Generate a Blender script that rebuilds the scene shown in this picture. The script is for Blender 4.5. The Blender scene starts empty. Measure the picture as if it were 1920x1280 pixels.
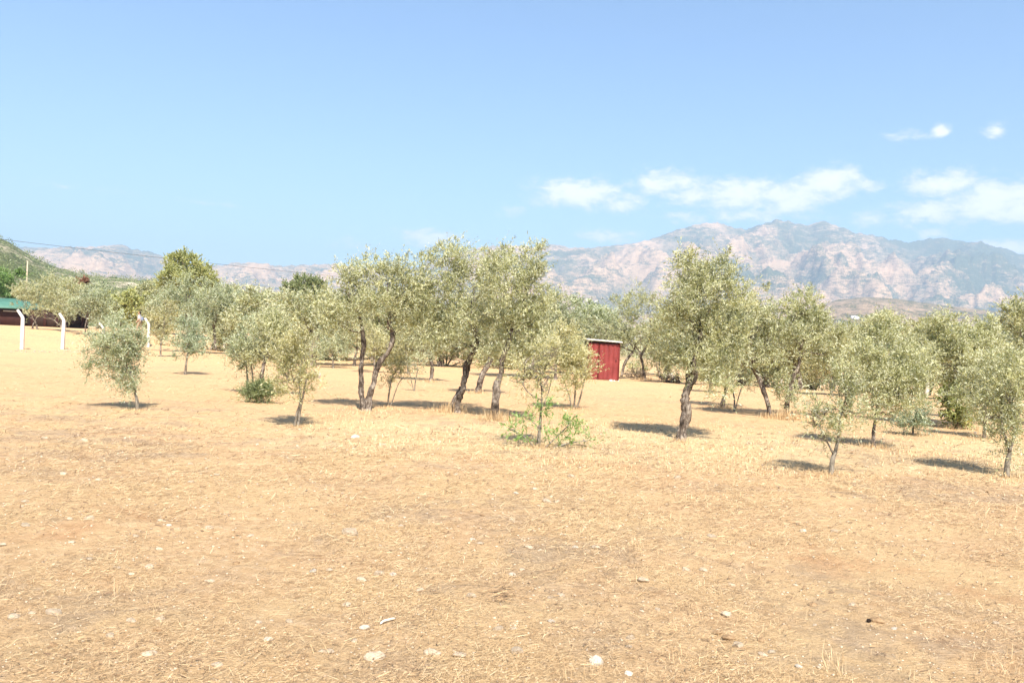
import bpy, bmesh, math, random
import numpy as np
from mathutils import Vector, Matrix

random.seed(7)
RNG = np.random.default_rng(11)
scene = bpy.context.scene
COL = scene.collection

# ------------------------------------------------------------------ camera
EYE = 1.65
FPX = 1550.0                      # focal length in pixels of the 1920 wide photograph
ROLL = math.radians(2.5)
cs, sn = math.cos(ROLL), math.sin(ROLL)
cam_data = bpy.data.cameras.new('camera')
cam_data.sensor_width = 36.0
cam_data.lens = FPX / 1920.0 * 36.0
cam_data.clip_start = 0.05
cam_data.clip_end = 40000.0
cam = bpy.data.objects.new('camera', cam_data)
COL.objects.link(cam)
cam.matrix_world = Matrix(((cs, -sn, 0, 0), (0, 0, -1, 0), (sn, cs, 0, EYE), (0, 0, 0, 1)))
scene.camera = cam

def ray(px, py):
    """direction (X, 1, Z) through a pixel of the 1920x1280 photograph"""
    u = (px - 960.0) / FPX
    v = (640.0 - py) / FPX
    return u * cs - v * sn, u * sn + v * cs

def at(px, py, d):
    X, Z = ray(px, py)
    return Vector((X * d, d, EYE + Z * d))

# ------------------------------------------------------------------ world, sun, exposure
SUN_EL = math.radians(50.0)
SUN_DIR = Vector((0.23 * math.cos(SUN_EL), -0.973 * math.cos(SUN_EL), math.sin(SUN_EL))).normalized()
SUN_STRENGTH = 5.0
SKY_STRENGTH = 0.095
world = bpy.data.worlds.new('World')
scene.world = world
world.use_nodes = True

class NB:
    """small node-building helper"""
    def __init__(self, tree):
        self.t = tree
    def n(self, typ, **kw):
        nd = self.t.nodes.new(typ)
        for k, v in kw.items():
            setattr(nd, k, v)
        return nd
    def put(self, sock, v):
        if hasattr(v, 'is_output'):
            self.t.links.new(v, sock)
        else:
            sock.default_value = v
    def m(self, op, a, b=None, c=None, clamp=False):
        nd = self.n('ShaderNodeMath', operation=op, use_clamp=clamp)
        self.put(nd.inputs[0], a)
        if b is not None: self.put(nd.inputs[1], b)
        if c is not None: self.put(nd.inputs[2], c)
        return nd.outputs[0]
    def noise(self, vec, scale, detail=4, rough=0.55, dist=0.0, lac=2.0):
        nd = self.n('ShaderNodeTexNoise')
        if vec is not None: self.t.links.new(vec, nd.inputs['Vector'])
        nd.inputs['Scale'].default_value = scale
        nd.inputs['Detail'].default_value = detail
        nd.inputs['Roughness'].default_value = rough
        nd.inputs['Distortion'].default_value = dist
        nd.inputs['Lacunarity'].default_value = lac
        return nd.outputs[0]
    def ramp(self, fac, stops, interp='LINEAR'):
        nd = self.n('ShaderNodeValToRGB')
        cr = nd.color_ramp
        cr.interpolation = interp
        while len(cr.elements) < len(stops): cr.elements.new(0.5)
        for e, (p, c) in zip(cr.elements, stops):
            e.position = p
            e.color = (*c, 1.0) if len(c) == 3 else c
        self.put(nd.inputs[0], fac)
        return nd.outputs[0]
    def sstep(self, v, lo, hi):
        nd = self.n('ShaderNodeMapRange', interpolation_type='SMOOTHSTEP')
        self.put(nd.inputs[0], v)
        nd.inputs[1].default_value = lo; nd.inputs[2].default_value = hi
        nd.inputs[3].default_value = 0.0; nd.inputs[4].default_value = 1.0
        return nd.outputs[0]
    def mix(self, fac, a, b, typ='MIX'):
        nd = self.n('ShaderNodeMix', data_type='RGBA', blend_type=typ)
        self.put(nd.inputs[0], fac)
        for s, v in ((nd.inputs[6], a), (nd.inputs[7], b)):
            if isinstance(v, tuple): v = (*v, 1.0) if len(v) == 3 else v
            self.put(s, v)
        return nd.outputs[2]

# clouds in view as (px, py, half width px, half height px, weight); the same sort of
# low scattered cumulus is carried on round the whole horizon by noise
CLOUDS = [
    (1085, 362, 78, 26, 1.0), (1165, 378, 70, 18, .75), (1250, 345, 72, 24, .85), (1300, 365, 60, 22, .8),
    (1390, 366, 75, 26, .95), (1480, 370, 70, 26, .95), (1560, 342, 60, 24, 1.0), (1620, 346, 35, 10, .75),
    (1765, 346, 62, 20, .95), (1740, 398, 60, 20, .95), (1860, 376, 80, 32, 1.05), (1940, 385, 80, 30, 1.0),
    (1762, 244, 17, 12, .95), (1705, 251, 36, 9, .7), (1866, 247, 24, 11, .75), (1400, 405, 110, 16, .6),
    (1630, 410, 40, 18, .65), (805, 448, 62, 16, .85), (655, 458, 40, 12, .6), (1140, 442, 65, 11, .75),
    (950, 392, 30, 14, .5), (1885, 462, 60, 14, .9), (1760, 436, 30, 12, .6), (1290, 408, 50, 12, .6),
    (150, 352, 90, 6, .42), (400, 381, 70, 5, .40)]
def build_world():
    nb = NB(world.node_tree)
    nt = world.node_tree
    nt.nodes.clear()
    out = nb.n('ShaderNodeOutputWorld')
    bg = nb.n('ShaderNodeBackground')
    nt.links.new(bg.outputs[0], out.inputs[0])
    sky = nb.n('ShaderNodeTexSky', sky_type='NISHITA')
    sky.sun_disc = False
    sky.sun_elevation = SUN_EL
    sky.sun_rotation = math.atan2(SUN_DIR.x, SUN_DIR.y)
    sky.altitude = 100.0
    sky.air_density = 1.15
    sky.dust_density = 0.8
    sky.ozone_density = 6.0
    tc = nb.n('ShaderNodeTexCoord')
    sep = nb.n('ShaderNodeSeparateXYZ')
    nt.links.new(tc.outputs['Generated'], sep.inputs[0])
    az = nb.m('ARCTAN2', sep.outputs[0], sep.outputs[1])
    el = nb.m('ARCSINE', sep.outputs[2])
    cvec = nb.n('ShaderNodeCombineXYZ')
    nt.links.new(az, cvec.inputs[0])
    nt.links.new(nb.m('MULTIPLY', el, 1.9), cvec.inputs[1])
    warp = nb.noise(cvec.outputs[0], 26.0, 7, 0.62, 0.4)
    fine = nb.noise(cvec.outputs[0], 75.0, 6, 0.65, 0.5)
    total = None
    for (px, py, w, h, k) in CLOUDS:
        X, Z = ray(px, py)
        a0 = math.atan2(X, 1.0); e0 = math.atan2(Z, math.hypot(1, X))
        dx = nb.m('MULTIPLY', nb.m('SUBTRACT', az, a0), FPX / w * math.cos(a0) ** -1.2)
        dy = nb.m('MULTIPLY', nb.m('SUBTRACT', nb.m('SUBTRACT', el, e0), nb.m('MULTIPLY', nb.m('SUBTRACT', az, a0), -sn * 0.2)), FPX / h)
        r2 = nb.m('ADD', nb.m('MULTIPLY', dx, dx), nb.m('MULTIPLY', dy, dy))
        g = nb.m('MULTIPLY', nb.m('EXPONENT', nb.m('MULTIPLY', r2, -0.7)), k)
        total = g if total is None else nb.m('MAXIMUM', total, g)
    # the rest of the horizon: generic low cumulus outside the view
    away = nb.sstep(sep.outputs[1], 0.75, 0.35)
    band = nb.m('MULTIPLY', nb.sstep(el, 0.03, 0.08), nb.sstep(el, 0.26, 0.12))
    gen = nb.m('MULTIPLY', nb.m('MULTIPLY', nb.sstep(nb.noise(cvec.outputs[0], 5.0, 3, .5), 0.5, 0.72), band), away)
    total = nb.m('MAXIMUM', total, gen)
    dens = nb.m('ADD', total, nb.m('ADD', nb.m('MULTIPLY', nb.m('SUBTRACT', warp, 0.5), 1.5), nb.m('MULTIPLY', nb.m('SUBTRACT', fine, 0.5), 0.9)))
    mask = nb.m('MULTIPLY', nb.sstep(dens, 0.18, 0.86), nb.sstep(total, 0.03, 0.30))
    mask = nb.m('MULTIPLY', mask, 0.8)
    cloudcol = nb.mix(nb.sstep(dens, .35, 1.15), (6.0, 5.7, 6.3), (8.4, 7.7, 7.8))
    col = nb.mix(mask, sky.outputs[0], cloudcol)
    nt.links.new(col, bg.inputs[0])
    bg.inputs[1].default_value = SKY_STRENGTH
build_world()

sun_data = bpy.data.lights.new('sun', 'SUN')
sun_data.energy = SUN_STRENGTH
sun_data.angle = math.radians(0.53)
sun_data.color = (1.0, 0.93, 0.82)
sun = bpy.data.objects.new('sun', sun_data)
COL.objects.link(sun)
sun.rotation_euler = SUN_DIR.to_track_quat('Z', 'Y').to_euler()

scene.view_settings.view_transform = 'Standard'
scene.view_settings.look = 'None'
scene.view_settings.exposure = 1.18
scene.view_settings.gamma = 1.0
scene.view_settings.use_curve_mapping = False
scene.render.engine = 'CYCLES'
scene.cycles.max_bounces = 6
scene.cycles.diffuse_bounces = 3
scene.cycles.glossy_bounces = 2
scene.cycles.transmission_bounces = 4
scene.cycles.transparent_max_bounces = 4
scene.cycles.volume_bounces = 0
scene.cycles.caustics_reflective = False
scene.cycles.caustics_refractive = False
scene.cycles.use_denoising = True
scene.cycles.use_adaptive_sampling = True
scene.cycles.adaptive_threshold = 0.012
scene.render.film_transparent = False

# ------------------------------------------------------------------ numpy noise
_P = np.random.default_rng(5).permutation(512)
_P = np.concatenate([_P, _P, _P])
_A = np.random.default_rng(6).random(512) * 2 * np.pi
_GX, _GY = np.cos(_A), np.sin(_A)
def perlin(x, y):
    xi = np.floor(x).astype(np.int64); yi = np.floor(y).astype(np.int64)
    xf = x - xi; yf = y - yi
    xi &= 511; yi &= 511
    def g(ix, iy, dx, dy):
        h = _P[(_P[ix & 511] + (iy & 511)) & 511]
        return _GX[h] * dx + _GY[h] * dy
    u = xf * xf * xf * (xf * (xf * 6 - 15) + 10); v = yf * yf * yf * (yf * (yf * 6 - 15) + 10)
    a = g(xi, yi, xf, yf); b = g(xi + 1, yi, xf - 1, yf)
    c = g(xi, yi + 1, xf, yf - 1); d = g(xi + 1, yi + 1, xf - 1, yf - 1)
    return (a + u * (b - a) + v * ((c + u * (d - c)) - (a + u * (b - a)))) * 1.5
def fbm(x, y, octs=4, gain=0.5):
    s = np.zeros_like(x, dtype=float); a = 1.0; f = 1.0
    for i in range(octs):
        s += a * perlin(x * f + 17.3 * i, y * f - 9.1 * i); a *= gain; f *= 2.03
    return s
def ridged(x, y, octs=5, gain=0.5):
    s = np.zeros_like(x, dtype=float); a = 1.0; f = 1.0
    for i in range(octs):
        s += a * (1.0 - np.abs(perlin(x * f + 31.7 * i, y * f + 5.3 * i)) * 2.0); a *= gain; f *= 2.07
    return s
def ss(a, b, v):
    t = np.clip((np.asarray(v, dtype=float) - a) / (b - a), 0, 1)
    return t * t * (3 - 2 * t)

# ------------------------------------------------------------------ terrain function
PERSON_D = 62.0
PERSON_XY = (at(262, 600, PERSON_D).x, PERSON_D)
def ground_base(x, y):
    x = np.asarray(x, dtype=float); y = np.asarray(y, dtype=float)
    line = -27.6 + (y - 46.7) * 0.157
    d = line - x
    left = 1.05 * ss(0.0, 11.0, d) * ss(30, 48, y)
    right = -0.8 * ss(32, 62, y) * ss(2, 20, x) * (1 - ss(150, 400, y))
    mound = 0.75 * np.exp(-((x - PERSON_XY[0]) ** 2 + (y - PERSON_XY[1]) ** 2) / (2 * 2.2 ** 2))
    return left + right + mound
def ground_z(x, y):
    x = np.asarray(x, dtype=float); y = np.asarray(y, dtype=float)
    r = np.hypot(x, y)
    near = 1 - ss(40, 120, r)
    z = ground_base(x, y)
    z = z + 0.035 * fbm(x * 0.35, y * 0.35, 3) * near
    z = z + 0.012 * fbm(x * 2.3, y * 2.3, 3) * (1 - ss(12, 45, r)) + 0.007 * fbm(x * 9.0, y * 9.0, 2) * (1 - ss(7, 14, r))
    return z
def on_ground(px, py):
    """the ground point seen at a pixel, and its depth"""
    X, Z = ray(px, py)
    d = 2.0 * 1.02 ** np.arange(260)
    for _ in range(3):
        hit = np.nonzero(EYE + Z * d <= ground_z(X * d, d))[0]
        if not len(hit): break
        hi = float(d[hit[0]]); lo = float(d[max(hit[0] - 1, 0)])
        d = np.linspace(lo, hi, 24)
    else:
        return Vector((X * hi, hi, float(ground_z(X * hi, hi)))), hi
    d = 150.0
    return Vector((X * d, d, float(ground_z(X * d, d)))), d

# ------------------------------------------------------------------ object helpers
def link(o, parent=None):
    COL.objects.link(o)
    if parent is not None: o.parent = parent
    return o
def tag(o, label=None, cat=None, group=None, kind=None):
    if label: o['label'] = label
    if cat: o['category'] = cat
    if group: o['group'] = group
    if kind: o['kind'] = kind
    return o
def empty(name, loc):
    o = bpy.data.objects.new(name, None)
    o.empty_display_size = 0.2
    o.location = loc
    return link(o)
def np_mesh(name, V, quads=None, tris=None, mat=None, attrs=None, smooth=False):
    me = bpy.data.meshes.new(name)
    V = np.ascontiguousarray(V, dtype=np.float32)
    me.vertices.add(len(V)); me.vertices.foreach_set('co', V.ravel())
    loops = []; starts = []; tot = 0
    if quads is not None and len(quads):
        q = np.asarray(quads, dtype=np.int32); loops.append(q.ravel()); starts.append(np.arange(len(q)) * 4); tot = q.size
    if tris is not None and len(tris):
        t = np.asarray(tris, dtype=np.int32); loops.append(t.ravel()); starts.append(np.arange(len(t)) * 3 + tot)
    L = np.concatenate(loops).astype(np.int32); S = np.concatenate(starts).astype(np.int32)
    me.loops.add(len(L)); me.loops.foreach_set('vertex_index', L)
    me.polygons.add(len(S)); me.polygons.foreach_set('loop_start', S)
    if smooth:
        me.polygons.foreach_set('use_smooth', np.ones(len(S), dtype=bool))
    me.update(calc_edges=True)
    if attrs:
        for k, a in attrs.items():
            at_ = me.attributes.new(k, 'FLOAT', 'POINT')
            at_.data.foreach_set('value', np.ascontiguousarray(a, dtype=np.float32))
    if mat: me.materials.append(mat)
    return me
def obj(name, me, parent=None):
    return link(bpy.data.objects.new(name, me), parent)

class Bag:
    """collects simple solids into one mesh"""
    def __init__(self): self.V = []; self.Q = []; self.T = []; self.n = 0
    def add(self, V, Q=(), T=()):
        self.V.append(np.asarray(V, dtype=float))
        if len(Q): self.Q.append(np.asarray(Q) + self.n)
        if len(T): self.T.append(np.asarray(T) + self.n)
        self.n += len(V)
    def box(self, lo, hi):
        x0, y0, z0 = lo; x1, y1, z1 = hi
        V = [(x0, y0, z0), (x1, y0, z0), (x1, y1, z0), (x0, y1, z0), (x0, y0, z1), (x1, y0, z1), (x1, y1, z1), (x0, y1, z1)]
        self.add(V, [(0, 3, 2, 1), (4, 5, 6, 7), (0, 1, 5, 4), (1, 2, 6, 5), (2, 3, 7, 6), (3, 0, 4, 7)])
    def tube(self, pts, rad, seg=8, wob=0.0, rng=None, cap=True):
        pts = np.asarray(pts, dtype=float); rad = np.asarray(rad, dtype=float)
        n = len(pts)
        tg = np.gradient(pts, axis=0); tg /= np.linalg.norm(tg, axis=1)[:, None] + 1e-9
        up = np.array([0.0, 1.0, 0.0]) if abs(tg[0][1]) < 0.9 else np.array([1.0, 0, 0])
        a = np.cross(tg, up); a /= np.linalg.norm(a, axis=1)[:, None] + 1e-9
        b = np.cross(tg, a)
        th = np.arange(seg) / seg * 2 * np.pi
        R = rad[:, None] * np.ones((n, seg))
        if wob and rng is not None:
            lobes = rng.random(3) * 6.28
            tt = np.arange(n)[:, None]
            R *= 1 + wob * (np.sin(th[None] * 2 + lobes[0] + tt * .35) * .6 + np.sin(th[None] * 3 + lobes[1] - tt * .5) * .5) + wob * .5 * (rng.random((n, seg)) - .5)
        V = pts[:, None, :] + R[..., None] * (np.cos(th)[None, :, None] * a[:, None, :] + np.sin(th)[None, :, None] * b[:, None, :])
        i = np.arange(n - 1)[:, None] * seg; j = np.arange(seg)[None]
        j2 = (j + 1) % seg
        Q = np.stack([i + j, i + j2, i + seg + j2, i + seg + j], -1).reshape(-1, 4)
        V = V.reshape(-1, 3)
        T = []
        if cap:
            V = np.vstack([V, pts[0], pts[-1]])
            c0, c1 = n * seg, n * seg + 1
            T = [(c0, (k + 1) % seg, k) for k in range(seg)] + [(c1, (n - 1) * seg + k, (n - 1) * seg + (k + 1) % seg) for k in range(seg)]
        self.add(V, Q, T)
    def mesh(self, name, mat, smooth=False):
        return np_mesh(name, np.vstack(self.V), np.vstack(self.Q) if self.Q else None, np.vstack(self.T) if self.T else None, mat, smooth=smooth)

def bez(pts, n):
    """smooth polyline through points (Catmull-Rom) sampled n per span"""
    P = [np.asarray(p, dtype=float) for p in pts]
    P = [2 * P[0] - P[1]] + P + [2 * P[-1] - P[-2]]
    out = []
    for i in range(1, len(P) - 2):
        p0, p1, p2, p3 = P[i - 1], P[i], P[i + 1], P[i + 2]
        for k in range(n):
            t = k / n
            out.append(0.5 * ((2 * p1) + (-p0 + p2) * t + (2 * p0 - 5 * p1 + 4 * p2 - p3) * t * t + (-p0 + 3 * p1 - 3 * p2 + p3) * t ** 3))
    out.append(P[-2])
    return np.array(out)

# ------------------------------------------------------------------ materials
def new_mat(name):
    m = bpy.data.materials.new(name)
    m.use_nodes = True
    m.node_tree.nodes.clear()
    nb = NB(m.node_tree)
    out = nb.n('ShaderNodeOutputMaterial')
    return m, nb, out
def pbsdf(nb, col, rough=0.8, spec=0.25, bump=None, bstr=0.3, bdist=0.02):
    p = nb.n('ShaderNodeBsdfPrincipled')
    if isinstance(col, tuple): p.inputs['Base Color'].default_value = (*col, 1)
    else: nb.t.links.new(col, p.inputs['Base Color'])
    nb.put(p.inputs['Roughness'], rough)
    p.inputs['Specular IOR Level'].default_value = spec
    if bump is not None:
        b = nb.n('ShaderNodeBump')
        b.inputs['Strength'].default_value = bstr
        b.inputs['Distance'].default_value = bdist
        nb.t.links.new(bump, b.inputs['Height'])
        nb.t.links.new(b.outputs[0], p.inputs['Normal'])
    return p
def objco(nb):
    return nb.n('ShaderNodeTexCoord').outputs['Object']
def poso(nb):
    return nb.n('ShaderNodeNewGeometry').outputs['Position']

def simple_mat(name, c1, c2, scale=6.0, rough=0.8, spec=0.2, bstr=0.2, bdist=0.01, detail=5):
    m, nb, out = new_mat(name)
    v = objco(nb)
    n = nb.noise(v, scale, detail, 0.6)
    col = nb.ramp(n, [(0.3, c1), (0.7, c2)])
    p = pbsdf(nb, col, rough, spec, nb.noise(v, scale * 4, 4, .6), bstr, bdist)
    nb.t.links.new(p.outputs[0], out.inputs[0])
    return m

def leaf_mat(name, c_dark, c_mid, c_pale, under, trans=0.3):
    m, nb, out = new_mat(name)
    a = nb.n('ShaderNodeAttribute', attribute_name='tint').outputs['Fac']
    col = nb.ramp(a, [(0.0, c_dark), (0.5, c_mid), (1.0, c_pale)])
    back = nb.n('ShaderNodeNewGeometry').outputs['Backfacing']
    col2 = nb.mix(nb.m('MULTIPLY', back, 0.75), col, under)
    p = pbsdf(nb, col2, 0.48, 0.4)
    tr = nb.n('ShaderNodeBsdfTranslucent')
    nb.t.links.new(nb.mix(1.0, col, (1.15, 1.2, .7), 'MULTIPLY'), tr.inputs[0])
    mx = nb.n('ShaderNodeMixShader'); mx.inputs[0].default_value = trans
    nb.t.links.new(p.outputs[0], mx.inputs[1]); nb.t.links.new(tr.outputs[0], mx.inputs[2])
    nb.t.links.new(mx.outputs[0], out.inputs[0])
    return m

LEAF = {
    'olive':  leaf_mat('olive_leaf', (.175, .19, .085), (.405, .41, .205), (.62, .60, .355), (.56, .56, .41), .30),
    'grey':   leaf_mat('grey_olive_leaf', (.17, .205, .105), (.365, .40, .225), (.56, .57, .365), (.53, .555, .42), .30),
    'yellow': leaf_mat('yellow_olive_leaf', (.23, .215, .085), (.44, .415, .185), (.64, .585, .32), (.56, .535, .37), .30),
    'green':  leaf_mat('fresh_green_leaf', (.10, .19, .045), (.19, .32, .08), (.32, .44, .13), (.32, .41, .18)),
    'oak':    leaf_mat('dark_oak_leaf', (.10, .14, .055), (.21, .255, .10), (.33, .36, .155), (.30, .32, .18)),
    'fig':    leaf_mat('yellow_green_leaf', (.17, .20, .06), (.34, .355, .115), (.53, .51, .19), (.44, .45, .22)),
    'blue':   leaf_mat('blue_green_leaf', (.14, .19, .11), (.28, .335, .20), (.45, .49, .33), (.47, .51, .38)),
}
def bark_mat(name, dark, mid, pale):
    m, nb, out = new_mat(name)
    v = objco(nb)
    mp = nb.n('ShaderNodeMapping'); mp.inputs['Scale'].default_value = (1, 1, .28)
    nb.t.links.new(v, mp.inputs[0])
    big = nb.noise(v, 4.5, 4, .6)
    fis = nb.noise(mp.outputs[0], 34.0, 5, .65, 0.6)
    f = nb.m('ADD', nb.m('MULTIPLY', fis, .55), nb.m('MULTIPLY', big, .5))
    col = nb.ramp(f, [(0.40, dark), (0.52, mid), (0.64, pale)])
    p = pbsdf(nb, col, .9, .1, fis, 0.9, 0.03)
    nb.t.links.new(p.outputs[0], out.inputs[0])
    return m
BARK = bark_mat('olive_bark', (.022, .017, .013), (.13, .10, .078), (.38, .33, .27))
BARK_THIN = bark_mat('young_olive_bark', (.12, .10, .075), (.25, .215, .165), (.38, .34, .28))

def ground_mat():
    m, nb, out = new_mat('dry_orchard_soil')
    v = poso(nb)
    big = nb.noise(v, 0.16, 4, .55, .3)
    med = nb.noise(v, 0.75, 5, .62, .4)
    fine = nb.noise(v, 9.0, 6, .7)
    mp = nb.n('ShaderNodeMapping'); mp.inputs['Scale'].default_value = (1.0, 3.4, 1.0); mp.inputs['Rotation'].default_value = (0, 0, .25)
    nb.t.links.new(v, mp.inputs[0])
    straw = nb.noise(mp.outputs[0], 22.0, 6, .72, 1.2)
    soil = nb.ramp(fine, [(0.28, (.40, .245, .13)), (0.5, (.62, .41, .225)), (0.72, (.76, .54, .33))])
    dry = nb.ramp(straw, [(0.3, (.44, .285, .145)), (0.5, (.66, .455, .24)), (0.72, (.79, .59, .345))])
    k = nb.sstep(nb.m('ADD', nb.m('MULTIPLY', med, .75), nb.m('MULTIPLY', big, .6)), .52, .82)
    col = nb.mix(k, soil, dry)
    # the paler mown-grass belt round the first row of trees
    sx = nb.n('ShaderNodeSeparateXYZ'); nb.t.links.new(v, sx.inputs[0])
    yy = nb.m('ADD', sx.outputs[1], nb.m('MULTIPLY', nb.m('SUBTRACT', med, .5), 5.0))
    belt = nb.m('MULTIPLY', nb.sstep(yy, 10.6, 12.8), nb.sstep(yy, 19.5, 15.0))
    belt = nb.m('MULTIPLY', belt, nb.sstep(nb.m('ADD', sx.outputs[0], nb.m('MULTIPLY', big, 4.0)), -3.6, 0.5))
    col = nb.mix(nb.m('MULTIPLY', belt, .5), col, nb.ramp(straw, [(0.28, (.56, .41, .215)), (0.6, (.78, .61, .36))]))
    grey = nb.sstep(nb.m('ADD', nb.m('MULTIPLY', nb.noise(v, 1.25, 6, .72, .8), .65), nb.m('MULTIPLY', nb.noise(v, .22, 3, .5), .45)), .53, .68)
    col = nb.mix(nb.m('MULTIPLY', grey, .66), col, nb.ramp(fine, [(.3, (.26, .185, .125)), (.7, (.46, .35, .25))]))
    red = nb.sstep(nb.noise(v, .5, 5, .65, .5), .56, .70)
    col = nb.mix(nb.m('MULTIPLY', red, .6), col, nb.ramp(fine, [(.3, (.40, .20, .09)), (.7, (.66, .39, .21))]))
    # barer, warmer soil between the rows
    bare = nb.m('MULTIPLY', nb.sstep(yy, 15.0, 20.0), .6)
    col = nb.mix(bare, col, nb.ramp(nb.m('ADD', nb.m('MULTIPLY', fine, .5), nb.m('MULTIPLY', straw, .5)), [(.32, (.42, .245, .12)), (.5, (.60, .38, .20)), (.68, (.72, .50, .285))]))
    # far valley floor: greyer scrub land
    far = nb.sstep(sx.outputs[1], 95.0, 220.0)
    col = nb.mix(nb.m('MULTIPLY', far, .8), col, nb.ramp(nb.noise(v, .02, 6, .7), [(.35, (.10, .12, .05)), (.6, (.34, .28, .16))]))
    bmp = nb.m('ADD', nb.m('MULTIPLY', straw, .6), nb.m('MULTIPLY', fine, .8))
    p = pbsdf(nb, col, .95, .05, bmp, 1.0, .05)
    nb.t.links.new(p.outputs[0], out.inputs[0])
    return m
M_GROUND = ground_mat()

def straw_mat():
    m, nb, out = new_mat('dry_straw')
    a = nb.n('ShaderNodeAttribute', attribute_name='tint').outputs['Fac']
    col = nb.ramp(a, [(0.0, (.19, .12, .07)), (0.3, (.44, .295, .155)), (0.6, (.65, .465, .255)), (1.0, (.80, .655, .41))])
    p = pbsdf(nb, col, .7, .2)
    tr = nb.n('ShaderNodeBsdfTranslucent'); nb.t.links.new(col, tr.inputs[0])
    mx = nb.n('ShaderNodeMixShader'); mx.inputs[0].default_value = .2
    nb.t.links.new(p.outputs[0], mx.inputs[1]); nb.t.links.new(tr.outputs[0], mx.inputs[2])
    nb.t.links.new(mx.outputs[0], out.inputs[0])
    return m
M_STRAW = straw_mat()

def stone_mat(name, a, b, c):
    m, nb, out = new_mat(name)
    v = objco(nb)
    rnd = nb.n('ShaderNodeObjectInfo').outputs['Random']
    n = nb.noise(v, 1.6, 6, .65)
    col = nb.ramp(n, [(.3, a), (.5, b), (.7, c)])
    hsv = nb.n('ShaderNodeHueSaturation')
    nb.t.links.new(col, hsv.inputs['Color'])
    nb.t.links.new(nb.m('ADD', nb.m('MULTIPLY', rnd, .35), .8), hsv.inputs['Value'])
    p = pbsdf(nb, hsv.outputs[0], .9, .15, nb.noise(v, 7, 5, .65), .6, .05)
    nb.t.links.new(p.outputs[0], out.inputs[0])
    return m
M_STONE = stone_mat('pale_limestone', (.38, .285, .19), (.53, .42, .295), (.63, .52, .385))
M_STONE_W = stone_mat('white_quartz', (.44, .36, .27), (.58, .51, .41), (.70, .64, .55))
M_STONE_B = stone_mat('brown_clod', (.25, .15, .08), (.40, .26, .14), (.52, .36, .21))

def mountain_mat(name, rock1, rock2, veg1, veg2, s, bias, bump_d):
    m, nb, out = new_mat(name)
    v = poso(nb)
    geo = nb.n('ShaderNodeNewGeometry')
    mp = nb.n('ShaderNodeMapping')
    mp.inputs['Rotation'].default_value = (0, math.radians(-32), 0); mp.inputs['Scale'].default_value = (.62, .45, 2.0)
    nb.t.links.new(v, mp.inputs[0])
    v2 = mp.outputs[0]
    big = nb.noise(v, s * .22, 5, .55, .3)
    n1 = nb.noise(v2, s, 7, .68, .5)
    n2 = nb.noise(v2, s * 4.5, 6, .7)
    n3 = nb.noise(v, s * 16, 4, .7)
    rock = nb.ramp(nb.m('ADD', nb.m('MULTIPLY', n2, .5), nb.m('MULTIPLY', n3, .5)), [(.38, rock1), (.62, rock2)])
    veg = nb.ramp(n3, [(.35, veg1), (.65, veg2)])
    sep = nb.n('ShaderNodeSeparateXYZ'); nb.t.links.new(geo.outputs['Normal'], sep.inputs[0])
    f = nb.m('ADD', nb.m('ADD', nb.m('MULTIPLY', n1, .7), nb.m('MULTIPLY', n2, .7)), nb.m('ADD', nb.m('MULTIPLY', big, .8), nb.m('MULTIPLY', n3, .62)))
    sx = nb.n('ShaderNodeSeparateXYZ'); nb.t.links.new(v, sx.inputs[0])
    f = nb.m('SUBTRACT', f, nb.m('MULTIPLY', nb.sstep(sx.outputs[0], 1500.0, 4200.0), .22))
    k = nb.sstep(f, bias - .14, bias + .14)
    cav = nb.n('ShaderNodeAttribute', attribute_name='gully').outputs['Fac']
    k = nb.m('MULTIPLY', k, nb.m('SUBTRACT', 1.0, nb.m('MULTIPLY', cav, .62)), clamp=True)  # gully vegetation, strengthened so its dark colour also shades the folds
    col = nb.mix(k, veg, rock)
    bmp = nb.m('ADD', nb.m('MULTIPLY', n2, 1.0), nb.m('ADD', nb.m('MULTIPLY', n3, .45), nb.m('MULTIPLY', n1, 1.5)))
    p = pbsdf(nb, col, .95, .05, bmp, 1.0, bump_d)
    nb.t.links.new(p.outputs[0], out.inputs[0])
    return m

# ------------------------------------------------------------------ the ground: one sheet to the horizon
def build_ground():
    r = [1.2]
    while r[-1] < 45: r.append(r[-1] * 1.0105)
    while r[-1] < 16000: r.append(r[-1] * 1.055)
    r = np.array(r)
    a = np.concatenate([np.arange(-180, -44, 4.0), np.arange(-44, 44, 0.36), np.arange(44, 180, 4.0)])
    a = np.radians(a)
    R, A = np.meshgrid(r, a, indexing='ij')
    X = R * np.sin(A); Y = R * np.cos(A)
    Z = ground_z(X, Y)
    nr, na = len(r), len(a)
    V = np.stack([X, Y, Z], -1).reshape(-1, 3)
    i = np.arange(nr - 1)[:, None] * na; j = np.arange(na)[None]; j2 = (j + 1) % na
    Q = np.stack([i + j, i + j2, i + na + j2, i + na + j], -1).reshape(-1, 4)[:, ::-1]
    V = np.vstack([V, [[0, 0, float(ground_z(0, 0))]]])
    c = len(V) - 1
    T = np.stack([np.full(na, c), (np.arange(na) + 1) % na, np.arange(na)], -1)
    me = np_mesh('ground', V, Q, T, M_GROUND, smooth=True)
    tag(obj('ground', me), 'dry tan orchard soil littered with straw', 'ground', kind='structure')
build_ground()

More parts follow.
